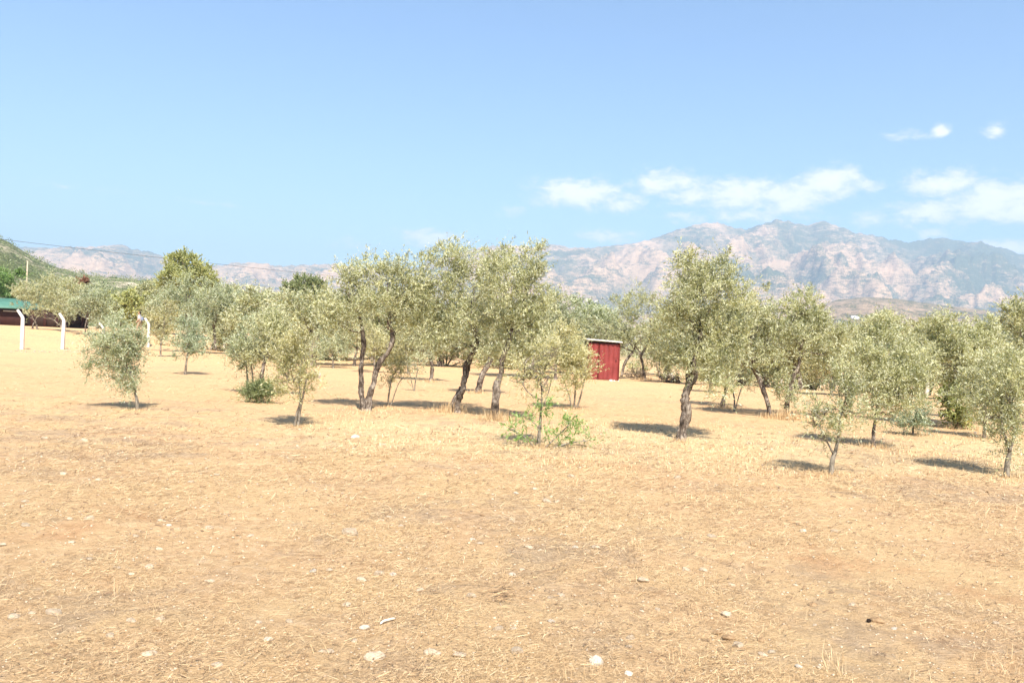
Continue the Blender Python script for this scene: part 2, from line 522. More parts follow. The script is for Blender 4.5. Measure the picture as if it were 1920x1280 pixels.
# ------------------------------------------------------------------ mountains and hills
def interp_line(pts):
    """skyline pixels -> sorted (azimuth slope X, height slope Z)"""
    a = np.array([ray(*p) for p in pts])
    o = np.argsort(a[:, 0])
    return a[o, 0], a[o, 1]
def range_mesh(name, line, d_ridge, d_base, d_back, z_base, nu, nv, mat, rough, nscale, seed, jag, u0=None, u1=None, conc=1.25):
    ux, uz = interp_line(line)
    u0 = ux[0] if u0 is None else u0; u1 = ux[-1] if u1 is None else u1
    u = np.linspace(u0, u1, nu)
    top = EYE + np.interp(u, ux, uz) * d_ridge
    edge = 1.0
    t = np.concatenate([np.linspace(0, 1, nv), 1 + np.linspace(0.05, 1, nv // 4)])
    U, Tt = np.meshgrid(u, t, indexing='ij')
    front = Tt <= 1
    wig = 1 + 0.06 * fbm(U * 4 + seed, U * 0 + seed, 3)
    D = np.where(front, d_base + (d_ridge - d_base) * Tt, d_ridge + (d_back - d_ridge) * (Tt - 1)) 
    D = D * np.where(front, 1 - (1 - wig) * (1 - Tt), 1)
    X = U * D; Y = D
    H = (top - z_base)[:, None]
    prof = np.where(front, np.clip(Tt, 0, 1) ** conc, (np.clip(2 - Tt, 0, 1)) ** 1.3)
    x, y = X / nscale + seed * 3.1, Y / nscale - seed
    rg = ridged(x, y * .55, 6, .52) - 1.05
    n = rg * .62 + fbm(x * 2.6, y * 2.6, 4) * .28
    env = np.where(front, np.sin(np.clip(Tt, 0, 1) * np.pi) ** .75, .25 * np.sin((2 - Tt) * np.pi / 2) * (Tt - 1))
    Z = z_base + H * prof + n * rough * env * np.clip(H / H.max(), .25, 1)
    cr = np.exp(-((Tt - 1) / .035) ** 2)
    Z = Z + jag * (ridged(U * 70 + seed, U * 0 + 3.0, 3, .6) - 1.1) * cr
    side = np.minimum((U - u0) / (u1 - u0), (u1 - U) / (u1 - u0)) 
    Z = z_base - 8 + (Z - z_base + 8) * ss(0, .02, side + .0001)
    g = np.clip(-rg * 1.7 - .05, 0, 1)
    V = np.stack([X, Y, Z], -1).reshape(-1, 3)
    nt_ = len(t)
    i = np.arange(nu - 1)[:, None] * nt_; j = np.arange(nt_ - 1)[None]
    Q = np.stack([i + j, i + nt_ + j, i + nt_ + j + 1, i + j + 1], -1).reshape(-1, 4)
    me = np_mesh(name, V, Q, None, mat, {'gully': g.ravel()}, smooth=True)
    return obj(name, me), (U, D, X, Y, Z)

M_MTN = mountain_mat('granite_mountain', (.42, .265, .155), (.65, .44, .28), (.06, .075, .045), (.14, .15, .09), .0085, 1.38, 9.0)
M_MTN2 = mountain_mat('granite_range', (.43, .265, .15), (.64, .435, .27), (.06, .075, .045), (.14, .15, .09), .008, 1.38, 9.0)
M_FOOT = mountain_mat('scrub_foothill', (.30, .20, .13), (.42, .30, .20), (.06, .07, .035), (.13, .125, .065), .012, 1.43, 6.0)
M_HILL = mountain_mat('brush_hill', (.40, .33, .23), (.60, .51, .38), (.06, .075, .03), (.135, .145, .06), .03, 1.54, 1.5)

massif_line = [(760, 500), (820, 484), (880, 470), (905, 462), (960, 460), (1000, 462), (1040, 458), (1060, 462), (1100, 465), (1150, 461), (1200, 455), (1225, 447),
    (1250, 437), (1290, 425), (1330, 418), (1345, 417), (1370, 425), (1400, 430), (1430, 420), (1455, 412), (1480, 414), (1500, 420),
    (1520, 421), (1535, 414), (1550, 415), (1570, 425), (1600, 435), (1650, 443), (1690, 452), (1705, 455), (1740, 447), (1770, 447),
    (1800, 453), (1850, 458), (1880, 465), (1920, 478), (2000, 500), (2150, 530), (2350, 560), (2600, 640)]
o, _ = range_mesh('mountain', massif_line, 6200, 3300, 8200, -20, 560, 140, M_MTN, 300, 680, 2.0, 9, conc=1.05)
tag(o, 'long rocky mountain massif behind the orchard on the right', 'mountain', kind='structure')
left_line = [(-500, 520), (-300, 490), (-150, 470), (40, 462), (100, 465), (150, 463), (200, 461), (228, 457), (250, 465), (290, 475), (330, 488), (370, 496), (410, 497), (440, 492),
    (480, 495), (520, 498), (560, 497), (600, 495), (640, 498), (700, 502), (780, 500), (860, 505), (960, 540), (1060, 580)]
o, _ = range_mesh('mountain_range', left_line, 6000, 3600, 7600, -20, 400, 90, M_MTN2, 220, 700, 5.0, 9, conc=1.0)
tag(o, 'lower hazy mountain range behind the trees on the left', 'mountain', kind='structure')
foot_line = [(1380, 632), (1450, 606), (1500, 586), (1540, 571), (1570, 562), (1620, 557), (1680, 560), (1760, 571), (1840, 580), (1900, 588), (2000, 580), (2150, 600), (2300, 640), (2500, 700)]
o, FOOT = range_mesh('foothill', foot_line, 2300, 1150, 2900, -12, 300, 90, M_FOOT, 24, 210, 8.0, 1.2, conc=.9)
tag(o, 'reddish scrub covered foothill below the massif', 'hill', kind='structure')
hill_line = [(-900, 470), (-500, 430), (-250, 420), (-100, 425), (-40, 436), (0, 447), (20, 455), (40, 469), (60, 480), (80, 490), (110, 502), (150, 513), (200, 519), (250, 523), (300, 528), (360, 536), (430, 548), (520, 565), (640, 600)]
o, HILL = range_mesh('hill', hill_line, 520, 130, 800, -1, 300, 110, M_HILL, 5.0, 60, 12.0, .5, conc=.95)
tag(o, 'dark brush covered hillside at the left edge', 'hill', kind='structure')

# ------------------------------------------------------------------ leaves
def leaf_cloud(P, D, L, W, tint, rng, droop=0.0):
    """one diamond quad per leaf: base P, direction D, length L, width W"""
    n = len(P)
    D = D / (np.linalg.norm(D, axis=1)[:, None] + 1e-9)
    rv = rng.normal(size=(n, 3))
    S = np.cross(D, rv); S /= np.linalg.norm(S, axis=1)[:, None] + 1e-9
    N = np.cross(S, D)
    mid = P + D * (L * .48)[:, None] + N * (L * .06)[:, None]
    tip = P + D * L[:, None]
    V = np.stack([P, mid + S * (W * .5)[:, None], tip, mid - S * (W * .5)[:, None]], 1).reshape(-1, 3)
    Q = np.arange(n * 4).reshape(-1, 4)
    return V, Q, np.repeat(tint, 4)

def crown_mesh(name, lobes, n_twigs, leaf_len, mat, rng, per=11, twig=0.30, shoot=0.10, tint_bias=0.0, upright=0.45, wide=0.24):
    """lobes: list of (centre, (rx, ry, rz)); twigs with leaves spread unevenly through each lobe"""
    w = np.array([max(l[1][0] * l[1][2], .002) for l in lobes]); w /= w.sum()
    cnt = np.maximum(2, (w * n_twigs).astype(int))
    Ps, Ds, Ls = [], [], []
    for (c, rad), k in zip(lobes, cnt):
        c = np.asarray(c); rad = np.asarray(rad)
        # clump centres inside the lobe
        nc = max(3, int(k / 24))
        g = rng.normal(size=(nc, 3)); g /= np.linalg.norm(g, axis=1)[:, None]
        g *= (rng.random(nc) ** .42)[:, None]
        cl = c + g * rad
        idx = rng.integers(0, nc, k)
        sz = np.minimum(.15 * (rad.prod() ** (1 / 3)) + .05, .26)
        p = cl[idx] + rng.normal(size=(k, 3)) * sz * np.array([1, 1, .8])
        out = (p - c) / rad
        rr = np.linalg.norm(out, axis=1)
        far = rr > 1.22
        p[far] = c + (out[far] / rr[far][:, None]) * rad * (1.0 + .22 * rng.random(far.sum()))[:, None]
        d = out / (rr[:, None] + .15) * .7 + rng.normal(size=(k, 3)) * .5
        d[:, 2] += upright
        d /= np.linalg.norm(d, axis=1)[:, None]
        ln = twig * (0.6 + .8 * rng.random(k))
        Ps.append(p); Ds.append(d); Ls.append(ln)
    # feathery plumes that break the outline: short twigs strung along arching shoots
    for (c, rad), k in zip(lobes, cnt):
        c = np.asarray(c); rad = np.asarray(rad)
        m = int(round(k * shoot * .6))
        g = rng.normal(size=(m, 3)); g[:, 2] = np.abs(g[:, 2]) * .9 - .25; g /= np.linalg.norm(g, axis=1)[:, None]
        st = c + g * rad * .72
        dr = g * .75 + np.array([0, 0, .75]) + rng.normal(size=(m, 3)) * .25
        dr /= np.linalg.norm(dr, axis=1)[:, None]
        ln = np.minimum(rad.mean() * rng.uniform(.4, 1.15, m), twig * 1.9)
        for q in range(6):
            f = (q + .3) / 6
            Ps.append(st + dr * (ln * f)[:, None] + np.array([0, 0, -1.0]) * (ln * f * f * .22)[:, None] + rng.normal(size=(m, 3)) * .02)
            d = dr + rng.normal(size=(m, 3)) * (.55 - .35 * f); Ds.append(d / np.linalg.norm(d, axis=1)[:, None])
            Ls.append(twig * (.75 - .35 * f) * rng.uniform(.7, 1.2, m))
    P = np.vstack(Ps); D = np.vstack(Ds); Ln = np.concatenate(Ls)
    n = len(P)
    cl_t = rng.normal(size=4096) * .16
    tw_t = np.clip(.5 + tint_bias + .13 * rng.normal(size=n) + cl_t[(np.floor(P[:, 0] * 3.1) * 73 + np.floor(P[:, 1] * 3.1) * 179 + np.floor(P[:, 2] * 3.1) * 283).astype(int) % 4096], 0, 1)
    t = (np.arange(per) + .5) / per
    pos = P[:, None, :] + D[:, None, :] * (Ln[:, None] * t[None])[..., None]
    bend = rng.normal(size=(n, 3)) * .18; bend[:, 2] -= .08
    pos = pos + bend[:, None, :] * (Ln[:, None] * t[None] ** 2)[..., None]
    pos = pos.reshape(-1, 3)
    N = n * per
    d = np.repeat(D, per, 0) * .75 + rng.normal(size=(N, 3)) * .55
    L = leaf_len * (.65 + .7 * rng.random(N)); W = L * wide * 1.12 * (.8 + .5 * rng.random(N))
    tint = np.clip(np.repeat(tw_t, per) + .16 * rng.normal(size=N), 0, 1)
    V, Q, tt = leaf_cloud(pos, d, L, W, tint, rng)
    return np_mesh(name, V, Q, None, mat, {'tint': tt})

def ragged(lobes, rng, core=.74, sat=6):
    """each lobe becomes a smaller core with uneven clumps round it"""
    out = []
    for c, r in lobes:
        out.append((c, r * core))
        for _ in range(sat):
            g = rng.normal(size=3); g /= np.linalg.norm(g); g[2] = g[2] * .9 + .12
            out.append((c + g * r * rng.uniform(.6, 1.06), r * rng.uniform(.22, .44)))
    return out

def build_tree(name, label, base, lobes_px, stems_px, leaf='olive', twigs=1200, leaf_len=.075, bark=None, cat='tree', group=None,
               depth=None, deep=.85, tint=0.0, seed=0, per=11, upright=.45, branches=4, shoot=.20, thin=False, wide=.24, twig=.30):
    """base: pixel of the trunk foot; lobes_px: (px, py, half width px, half height px[, depth offset m]); stems_px: lists of (px, py, diameter px)"""
    rng = np.random.default_rng(1000 + seed)
    if depth is None: foot, d0 = on_ground(*base)
    else:
        d0 = depth
        X, Z = ray(*base); foot = Vector((X * d0, d0, float(ground_z(X * d0, d0))))
    s = d0 / FPX
    foot_n = np.array(foot)
    root = empty(name, foot)
    tag(root, label, cat, group)
    lobes = []
    for i, l in enumerate(lobes_px):
        px, py, rx, ry = l[:4]
        off = l[4] if len(l) > 4 else rng.uniform(-.45, .45) * rx * s
        c = np.array(at(px, py, d0 + off)) - foot_n
        f = (d0 + off) / FPX
        g_ = .95 if thin else .96
        lobes.append((c, np.array([rx * f, max(rx, ry) * f * deep, ry * f]) * g_))
    tips = []
    bk = bark or (BARK_THIN if thin else BARK)
    for k, st in enumerate(stems_px):
        bag = Bag()
        pts = []; rad = []
        yo = 0.0
        for q, (px, py, w) in enumerate(st):
            p = np.array(at(px, py, d0 + yo)) - foot_n
            if q == 0 and abs(px - base[0]) < 40 and abs(py - base[1]) < 25: p[2] = -0.10
            yo += rng.uniform(-.12, .12) * min(1.0, 60 * s)
            pts.append(p); rad.append(w * s * (.40 if thin else .31))
        P = bez(pts, 6)
        R = np.interp(np.linspace(0, 1, len(P)), np.linspace(0, 1, len(rad)), rad)
        if not thin and np.linalg.norm(pts[0][:2]) < .6:
            R[:4] *= np.array([1.9, 1.45, 1.2, 1.07])[:min(4, len(R))]
        if not thin:
            knot = np.interp(np.arange(len(P)), np.arange(0, len(P) + 2, 2), rng.uniform(.92, 1.12, len(np.arange(0, len(P) + 2, 2))))
            R = R * knot
            P[3:-1, :2] += rng.normal(size=(len(P) - 4, 2)) * (R[3:-1] * .10)[:, None]
        bag.tube(P, R, 7 if thin else 12, .06 if thin else .30, rng)
        tips.append((P[-1], R[-1]))
        # limbs from this stem into the lobes nearest to it
        near = sorted(range(len(lobes)), key=lambda i: np.linalg.norm(lobes[i][0] - P[-1]))[:max(1, branches)]
        for i in near:
            if len(stems_px) > 1 and min(range(len(stems_px)), key=lambda q: abs(stems_px[q][-1][0] - lobes_px[i][0])) != k and rng.random() < .6: continue
            c, rr = lobes[i]
            start = P[-1 - int(rng.integers(0, max(1, len(P) // 4)))]
            goal = c + rng.normal(size=3) * rr * .2
            midp = (start + goal) / 2 + rng.normal(size=3) * .12 * np.linalg.norm(goal - start)
            B = bez([start, midp, goal], 5)
            bag.tube(B, np.linspace(R[-1] * .62, max(.007, R[-1] * .18), len(B)), 6, .08, rng, cap=False)
            for _ in range(7):
                g = rng.normal(size=3); g /= np.linalg.norm(g); g[2] = abs(g[2]) * .9 + .05
                e = c + g * rr * .8
                s0 = B[int(rng.integers(3, len(B)))]
                mm = (s0 + e) / 2 + rng.normal(size=3) * .1 * np.linalg.norm(e - s0)
                C = bez([s0, mm, e], 4)
                bag.tube(C, np.linspace(max(.006, R[-1] * .22), .003, len(C)), 4, 0, None, cap=False)
        me = bag.mesh('trunk', bk, smooth=True)
        obj('trunk', me, root)
    cr = obj('crown', crown_mesh('crown', lobes if twigs < 150 else (ragged(lobes, rng, .56, 8) if thin else ragged(lobes, rng, .70, 7)), twigs if twigs < 150 else int(twigs * (.54 if thin else .68)), leaf_len * .80, LEAF[leaf], rng, per=int(per * 1.27), tint_bias=tint, upright=upright, shoot=shoot, wide=wide, twig=twig), root)
    return root

#TREES_BEGIN
G_ORCH = 'olive trees of the orchard'
T = build_tree
T('olive_tree', 'two-stemmed olive tree with the open forked V trunk left of centre', (687, 770),
  [(655, 560, 52, 62), (715, 535, 58, 52), (765, 540, 42, 50), (630, 600, 42, 45), (700, 575, 60, 42), (690, 505, 30, 28), (755, 590, 32, 30), (650, 520, 24, 24), (610, 590, 20, 40), (632, 635, 30, 20), (775, 615, 26, 24)],
  [[(687, 774, 30), (679, 752, 16), (677, 725, 14), (677, 696, 13.5), (679, 671, 14), (682, 644, 14), (678, 612, 11), (668, 575, 8)],
   [(687, 772, 26), (692, 742, 17), (701, 719, 16), (705, 696, 15), (712, 679, 15), (726, 662, 15), (735, 641, 14), (736, 622, 13), (728, 606, 12), (742, 560, 8)]],
  twigs=1900, seed=1, cat='tree', group=G_ORCH)
T('olive_tree', 'tall full olive with a bent dark trunk, left of the pair in the middle', (862, 773),
  [(830, 530, 58, 62), (880, 545, 60, 70), (832, 485, 30, 34), (885, 500, 42, 42), (810, 600, 42, 52), (870, 615, 55, 48), (795, 560, 28, 45), (815, 648, 38, 26), (858, 655, 34, 20), (900, 655, 30, 22)],
  [[(860, 775, 27), (855, 753, 22), (866, 732, 23), (870, 717, 18), (874, 692, 18), (882, 670, 17), (895, 640, 12), (880, 600, 9)]],
  twigs=2000, seed=2, group=G_ORCH)
T('olive_tree', 'broad olive leaning right with a short trunk, right of the middle pair', (928, 787),
  [(950, 545, 62, 62), (985, 510, 38, 42), (1000, 560, 38, 48), (925, 610, 55, 52), (975, 615, 50, 45), (940, 500, 34, 36), (1015, 610, 26, 35), (950, 660, 36, 28), (915, 665, 26, 18), (985, 660, 34, 30), (1015, 650, 22, 28)],
  [[(926, 789, 24), (930, 755, 21), (930, 727, 20), (940, 700, 17), (941, 676, 15), (955, 640, 12), (965, 590, 9)]],
  twigs=2100, seed=3, group=G_ORCH)
T('olive_tree', 'olive whose slanting trunk shows between the middle pair', (895, 736),
  [(920, 590, 50, 50), (890, 620, 45, 40), (940, 640, 36, 34)],
  [[(893, 738, 19), (903, 707, 15), (918, 675, 13), (922, 640, 10)]],
  twigs=700, seed=4, leaf_len=.09, group=G_ORCH)
T('olive_tree', 'single tall olive with the sinuous trunk and wide shadow, right of the red shed', (1275, 826),
  [(1290, 545, 50, 52), (1340, 560, 52, 58), (1285, 500, 24, 30), (1345, 515, 34, 32), (1300, 620, 56, 52), (1360, 620, 46, 52), (1265, 590, 34, 48), (1310, 680, 48, 32), (1370, 685, 32, 40), (1345, 735, 24, 22), (1260, 665, 28, 36), (1385, 575, 22, 34)],
  [[(1273, 828, 34), (1280, 800, 27), (1288, 771, 27), (1284, 746, 24), (1290, 727, 23), (1301, 706, 20), (1300, 685, 17), (1312, 640, 13), (1315, 590, 9)]],
  twigs=2600, seed=5, leaf_len=.07, group=G_ORCH)
T('olive_tree', 'rounded olive standing directly right of the red shed', (1208, 712),
  [(1200, 585, 46, 42), (1165, 620, 42, 38), (1230, 620, 44, 48), (1200, 650, 52, 40), (1130, 625, 26, 26), (1175, 570, 26, 24)],
  [[(1208, 713, 9), (1206, 690, 8), (1200, 660, 7)], [(1165, 706, 8), (1172, 680, 7), (1190, 655, 6)]],
  twigs=1400, seed=6, leaf_len=.12, group=G_ORCH, twig=.42)
T('olive_tree', 'olive with a dark trunk leaning left, left stem of the leaning pair', (1446, 783),
  [(1420, 600, 40, 42), (1395, 630, 34, 46), (1440, 640, 40, 45), (1410, 675, 36, 28), (1455, 590, 30, 32)],
  [[(1447, 785, 15), (1438, 748, 13), (1422, 708, 12), (1412, 685, 10), (1418, 650, 8)]],
  twigs=1100, seed=7, leaf_len=.085, group=G_ORCH)
T('olive_tree', 'peaked olive with a trunk leaning right and brushy suckers at its foot', (1474, 783),
  [(1510, 590, 34, 40), (1545, 620, 42, 44), (1500, 640, 44, 48), (1550, 665, 40, 36), (1508, 560, 17, 20), (1580, 630, 24, 36), (1470, 730, 20, 42), (1490, 755, 16, 24)],
  [[(1474, 785, 15), (1477, 750, 12), (1487, 708, 12), (1497, 684, 10), (1505, 640, 8)]],
  twigs=1500, seed=8, leaf_len=.085, group=G_ORCH)
T('olive_tree', 'pale olive behind the sinuous one with a grey leaning trunk', (1355, 764),
  [(1375, 640, 36, 42), (1400, 610, 34, 40), (1360, 690, 32, 26), (1415, 660, 28, 34)],
  [[(1354, 766, 13), (1358, 742, 11), (1364, 715, 10), (1370, 680, 8)]],
  twigs=800, seed=9, leaf_len=.09, tint=.12, group=G_ORCH)
T('olive_sapling', 'bare thin-stemmed sapling close behind the sinuous olive', (1376, 772),
  [(1372, 705, 20, 20), (1390, 715, 18, 16)], [[(1376, 773, 5), (1377, 750, 4), (1373, 725, 3.5), (1376, 705, 3)], [(1377, 752, 3), (1390, 728, 2.5), (1403, 712, 2)]],
  twigs=90, seed=10, thin=True, leaf_len=.07, branches=1, group='young olive saplings')
T('olive_tree', 'low-branching pale olive on a thin trunk, right of the near slender sapling', (1638, 839),
  [(1650, 660, 44, 50), (1690, 690, 44, 48), (1635, 720, 44, 44), (1680, 745, 44, 40), (1620, 670, 26, 38), (1715, 720, 26, 38), (1655, 625, 26, 26), (1660, 775, 30, 20)],
  [[(1637, 840, 11), (1638, 812, 9), (1641, 785, 9), (1648, 745, 7)]],
  twigs=1900, seed=11, leaf='olive', tint=.1, leaf_len=.065, group=G_ORCH)
T('shrub', 'blue-green bush touching the ground beside the low-branching olive', (1712, 815),
  [(1715, 790, 24, 24), (1700, 800, 18, 16), (1722, 770, 20, 20), (1690, 790, 16, 18)], [[(1712, 816, 6), (1712, 800, 5), (1714, 785, 4)]],
  twigs=420, seed=12, leaf='blue', cat='shrub', leaf_len=.07, thin=True, branches=2)
T('olive_sapling', 'slender near sapling leaning right with a pale thin stem, before the low-branching olive', (1557, 889),
  [(1580, 745, 40, 44), (1540, 775, 34, 32), (1600, 780, 32, 36), (1570, 805, 34, 26), (1525, 790, 20, 24), (1590, 705, 32, 32), (1545, 820, 18, 18)],
  [[(1557, 891, 14), (1561, 862, 11), (1568, 838, 8), (1574, 800, 6), (1576, 750, 5)], [(1562, 850, 5), (1548, 822, 4), (1535, 795, 3)]],
  twigs=620, seed=13, leaf_len=.06, thin=True, leaf='olive', group='young olive saplings')
T('olive_sapling', 'near young olive at the right edge throwing a long shadow leftwards', (1886, 894),
  [(1880, 740, 44, 52), (1915, 700, 40, 48), (1850, 770, 32, 40), (1910, 790, 40, 40), (1885, 815, 26, 26), (1880, 690, 30, 34), (1895, 855, 18, 22)],
  [[(1886, 896, 14), (1889, 866, 12), (1893, 842, 9), (1880, 805, 6), (1878, 760, 5)], [(1893, 845, 8), (1903, 812, 6), (1912, 770, 4)]],
  twigs=1250, seed=14, leaf_len=.06, thin=True, leaf='olive', tint=.08, group='young olive saplings')
T('olive_tree', 'large olive at the right with bright green shoots round its foot', (1798, 800),
  [(1790, 640, 50, 46), (1740, 640, 46, 44), (1830, 660, 46, 52), (1780, 690, 52, 46), (1720, 680, 30, 36), (1815, 720, 40, 40), (1765, 610, 30, 24), (1845, 620, 26, 28)],
  [[(1798, 802, 16), (1796, 770, 13), (1790, 730, 11), (1790, 690, 9)]],
  twigs=2100, seed=15, leaf_len=.085, leaf='olive', tint=.08, group=G_ORCH)
T('shrub', 'bright green leafy shoots round the foot of the large right-hand olive', (1795, 803),
  [(1795, 765, 30, 28), (1775, 745, 20, 22), (1810, 780, 24, 18), (1790, 785, 26, 14)], [[(1795, 803, 5), (1796, 785, 4), (1790, 760, 3)]],
  twigs=420, seed=16, leaf='fig', tint=-.25, cat='shrub', leaf_len=.09, thin=True, branches=2, wide=.4)
T('olive_tree', 'grey-green young olive just left of the right-edge sapling, second in', (1845, 822),
  [(1840, 715, 36, 40), (1860, 755, 34, 36), (1825, 760, 28, 32), (1850, 795, 22, 20), (1855, 690, 24, 26)],
  [[(1845, 824, 8), (1846, 795, 7), (1848, 750, 6)]],
  twigs=900, seed=17, leaf_len=.075, thin=True, leaf='olive', group=G_ORCH)
T('olive_tree', 'olive cut by the right edge of the picture, its crown highest there', (1945, 800),
  [(1915, 610, 44, 32), (1950, 600, 50, 40), (1935, 665, 52, 44), (1895, 585, 24, 16), (1960, 720, 50, 40)],
  [[(1945, 802, 18), (1948, 760, 15), (1940, 710, 12), (1930, 660, 9)]],
  twigs=1400, seed=18, leaf_len=.085, leaf='olive', tint=.08, group=G_ORCH)
T('olive_sapling', 'grey-green sapling with its crown swept left, near the fence posts', (258, 769),
  [(215, 640, 42, 36), (235, 680, 36, 34), (190, 660, 30, 28), (215, 705, 26, 18), (255, 655, 20, 32), (175, 690, 26, 14), (245, 705, 18, 16), (215, 605, 24, 16), (228, 724, 24, 14), (250, 728, 14, 14)],
  [[(258, 770, 10), (257, 754, 8), (254, 738, 6), (250, 712, 5), (238, 685, 4), (225, 650, 3)]],
  twigs=1700, seed=19, leaf_len=.06, thin=True, leaf='grey', tint=.08, group='young olive saplings', upright=.3)
T('olive_sapling', 'dense blue-grey young olive right behind the swept sapling', (348, 702),
  [(355, 640, 30, 34), (345, 665, 24, 22), (370, 655, 18, 24), (352, 610, 18, 22)], [[(347, 703, 7), (349, 682, 5), (353, 655, 4)]],
  twigs=700, seed=20, leaf_len=.085, thin=True, leaf='blue', tint=.15, group='young olive saplings', upright=.6)
T('olive_sapling', 'yellowish young tree with a whitewashed stem beside the fence', (302, 668),
  [(305, 605, 28, 30), (300, 630, 22, 20), (318, 590, 18, 20), (290, 590, 16, 18)], [[(302, 669, 5), (301, 655, 4), (303, 630, 3)]],
  twigs=520, seed=21, leaf_len=.11, thin=True, leaf='yellow', tint=-.15, group='young olive saplings')
T('olive_tree', 'slim grey olive with twin pale stems, left of the stump-like trunk', (464, 737),
  [(460, 640, 36, 36), (440, 660, 28, 28), (475, 670, 30, 30), (450, 690, 24, 18), (470, 615, 24, 24)],
  [[(463, 738, 6), (464, 715, 5), (462, 685, 4), (458, 660, 3)], [(470, 735, 5), (474, 712, 4), (470, 680, 3)]],
  twigs=900, seed=22, leaf_len=.075, thin=True, leaf='grey', tint=.05, group=G_ORCH)
T('olive_tree', 'olive on a thick grey stump-like trunk above the round green bush', (489, 742),
  [(500, 640, 36, 34), (525, 620, 30, 34), (490, 670, 32, 28), (540, 660, 28, 30), (505, 605, 24, 22)],
  [[(489, 744, 17), (489, 722, 15), (491, 705, 13), (496, 680, 9), (508, 655, 6)]],
  twigs=1000, seed=23, leaf_len=.078, leaf='olive', tint=.05, group=G_ORCH)
T('shrub', 'low round green bush at the foot of the stump-like trunk', (490, 754),
  [(480, 738, 20, 14), (500, 738, 18, 15), (490, 730, 20, 12), (468, 743, 10, 9)], [[(490, 755, 4), (490, 745, 3), (489, 735, 2)]],
  twigs=900, seed=24, tint=.15, leaf='oak', cat='shrub', leaf_len=.06, thin=True, branches=2)
T('olive_sapling', 'yellow-olive sapling on two crossing thin stems in the left foreground', (555, 799),
  [(560, 680, 40, 36), (535, 705, 30, 30), (580, 710, 28, 30), (555, 735, 28, 22), (555, 645, 28, 24), (525, 725, 18, 16)],
  [[(551, 800, 8), (557, 775, 6), (563, 750, 5), (560, 700, 4)], [(558, 801, 7), (562, 772, 6), (567, 748, 5), (575, 710, 4)]],
  twigs=900, seed=25, leaf_len=.062, thin=True, leaf='yellow', tint=-.05, group='young olive saplings')
T('olive_sapling', 'small sapling in the shade of the V-trunk olive', (727, 762),
  [(740, 700, 22, 26), (725, 715, 14, 18), (752, 690, 16, 20)], [[(727, 763, 5), (729, 740, 4.5), (733, 715, 3)], [(731, 738, 3), (746, 722, 2), (756, 708, 2)]],
  twigs=230, seed=26, leaf_len=.065, thin=True, leaf='yellow', group='young olive saplings')
T('olive_tree', 'distant olive with a short dark curved trunk, between the V-trunk and middle olives', (806, 714),
  [(800, 630, 38, 36), (770, 650, 32, 30), (830, 640, 34, 36), (780, 610, 34, 30), (800, 665, 38, 18)],
  [[(806, 716, 13), (810, 700, 10), (809, 682, 9), (803, 655, 7)]],
  twigs=900, seed=27, leaf_len=.10, group=G_ORCH, twig=.36)
T('olive_sapling', 'nearly leafless thin sapling before the short curved trunk', (777, 733),
  [(778, 690, 18, 20), (790, 675, 14, 14)], [[(777, 734, 4), (779, 715, 3), (784, 690, 2)], [(778, 720, 2.5), (768, 700, 2), (764, 685, 1.5)]],
  twigs=60, seed=28, leaf_len=.06, thin=True, leaf='grey', tint=.2, branches=1, group='young olive saplings')
T('olive_tree', 'many-stemmed bushy young olive with a limb across the red shed', (1075, 766),
  [(1068, 660, 34, 36), (1045, 690, 30, 34), (1092, 700, 26, 34), (1070, 720, 30, 20), (1058, 625, 24, 24), (1120, 690, 15, 4), (1092, 668, 14, 14)],
  [[(1073, 767, 5), (1068, 745, 4), (1058, 715, 3)], [(1076, 767, 5), (1078, 742, 4), (1080, 700, 3)], [(1079, 767, 5), (1088, 745, 4), (1096, 710, 3)]],
  twigs=1150, seed=29, leaf_len=.075, thin=True, leaf='yellow', tint=.1, branches=2, group=G_ORCH)
T('olive_sapling', 'thin sapling with a long bare stem and sparse pale top, nearest in the middle', (1010, 836),
  [(1000, 690, 36, 32), (1030, 665, 28, 28), (975, 715, 26, 22), (1015, 735, 24, 18)],
  [[(1008, 838, 11), (1012, 805, 8), (1014, 775, 6), (1016, 735, 4), (1010, 690, 3)], [(1014, 770, 3), (1030, 730, 2.5), (1036, 690, 2)], [(1015, 750, 3), (990, 735, 2.5), (978, 715, 2)]],
  twigs=330, seed=30, leaf_len=.06, thin=True, leaf='yellow', tint=.15, group='young olive saplings')
T('shrub', 'bright green basal shoots fanned round the nearest thin sapling', (1014, 838),
  [(1020, 770, 14, 14), (990, 785, 14, 8), (960, 806, 12, 8), (1065, 790, 10, 14), (1080, 808, 12, 9), (1098, 826, 9, 8), (1035, 815, 10, 10), (1055, 828, 12, 7), (980, 822, 8, 7)],
  [[(1013, 838, 4), (1040, 822, 3), (1068, 795, 2)], [(1012, 838, 4), (985, 820, 3), (962, 806, 2)], [(1014, 838, 4), (1060, 832, 3), (1098, 826, 2)], [(1014, 838, 3), (1010, 805, 3), (995, 787, 2)]],
  twigs=125, seed=31, shoot=0.0, leaf='green', cat='shrub', leaf_len=.085, thin=True, branches=1, tint=.15, deep=.7, per=9, wide=.22, twig=.18)
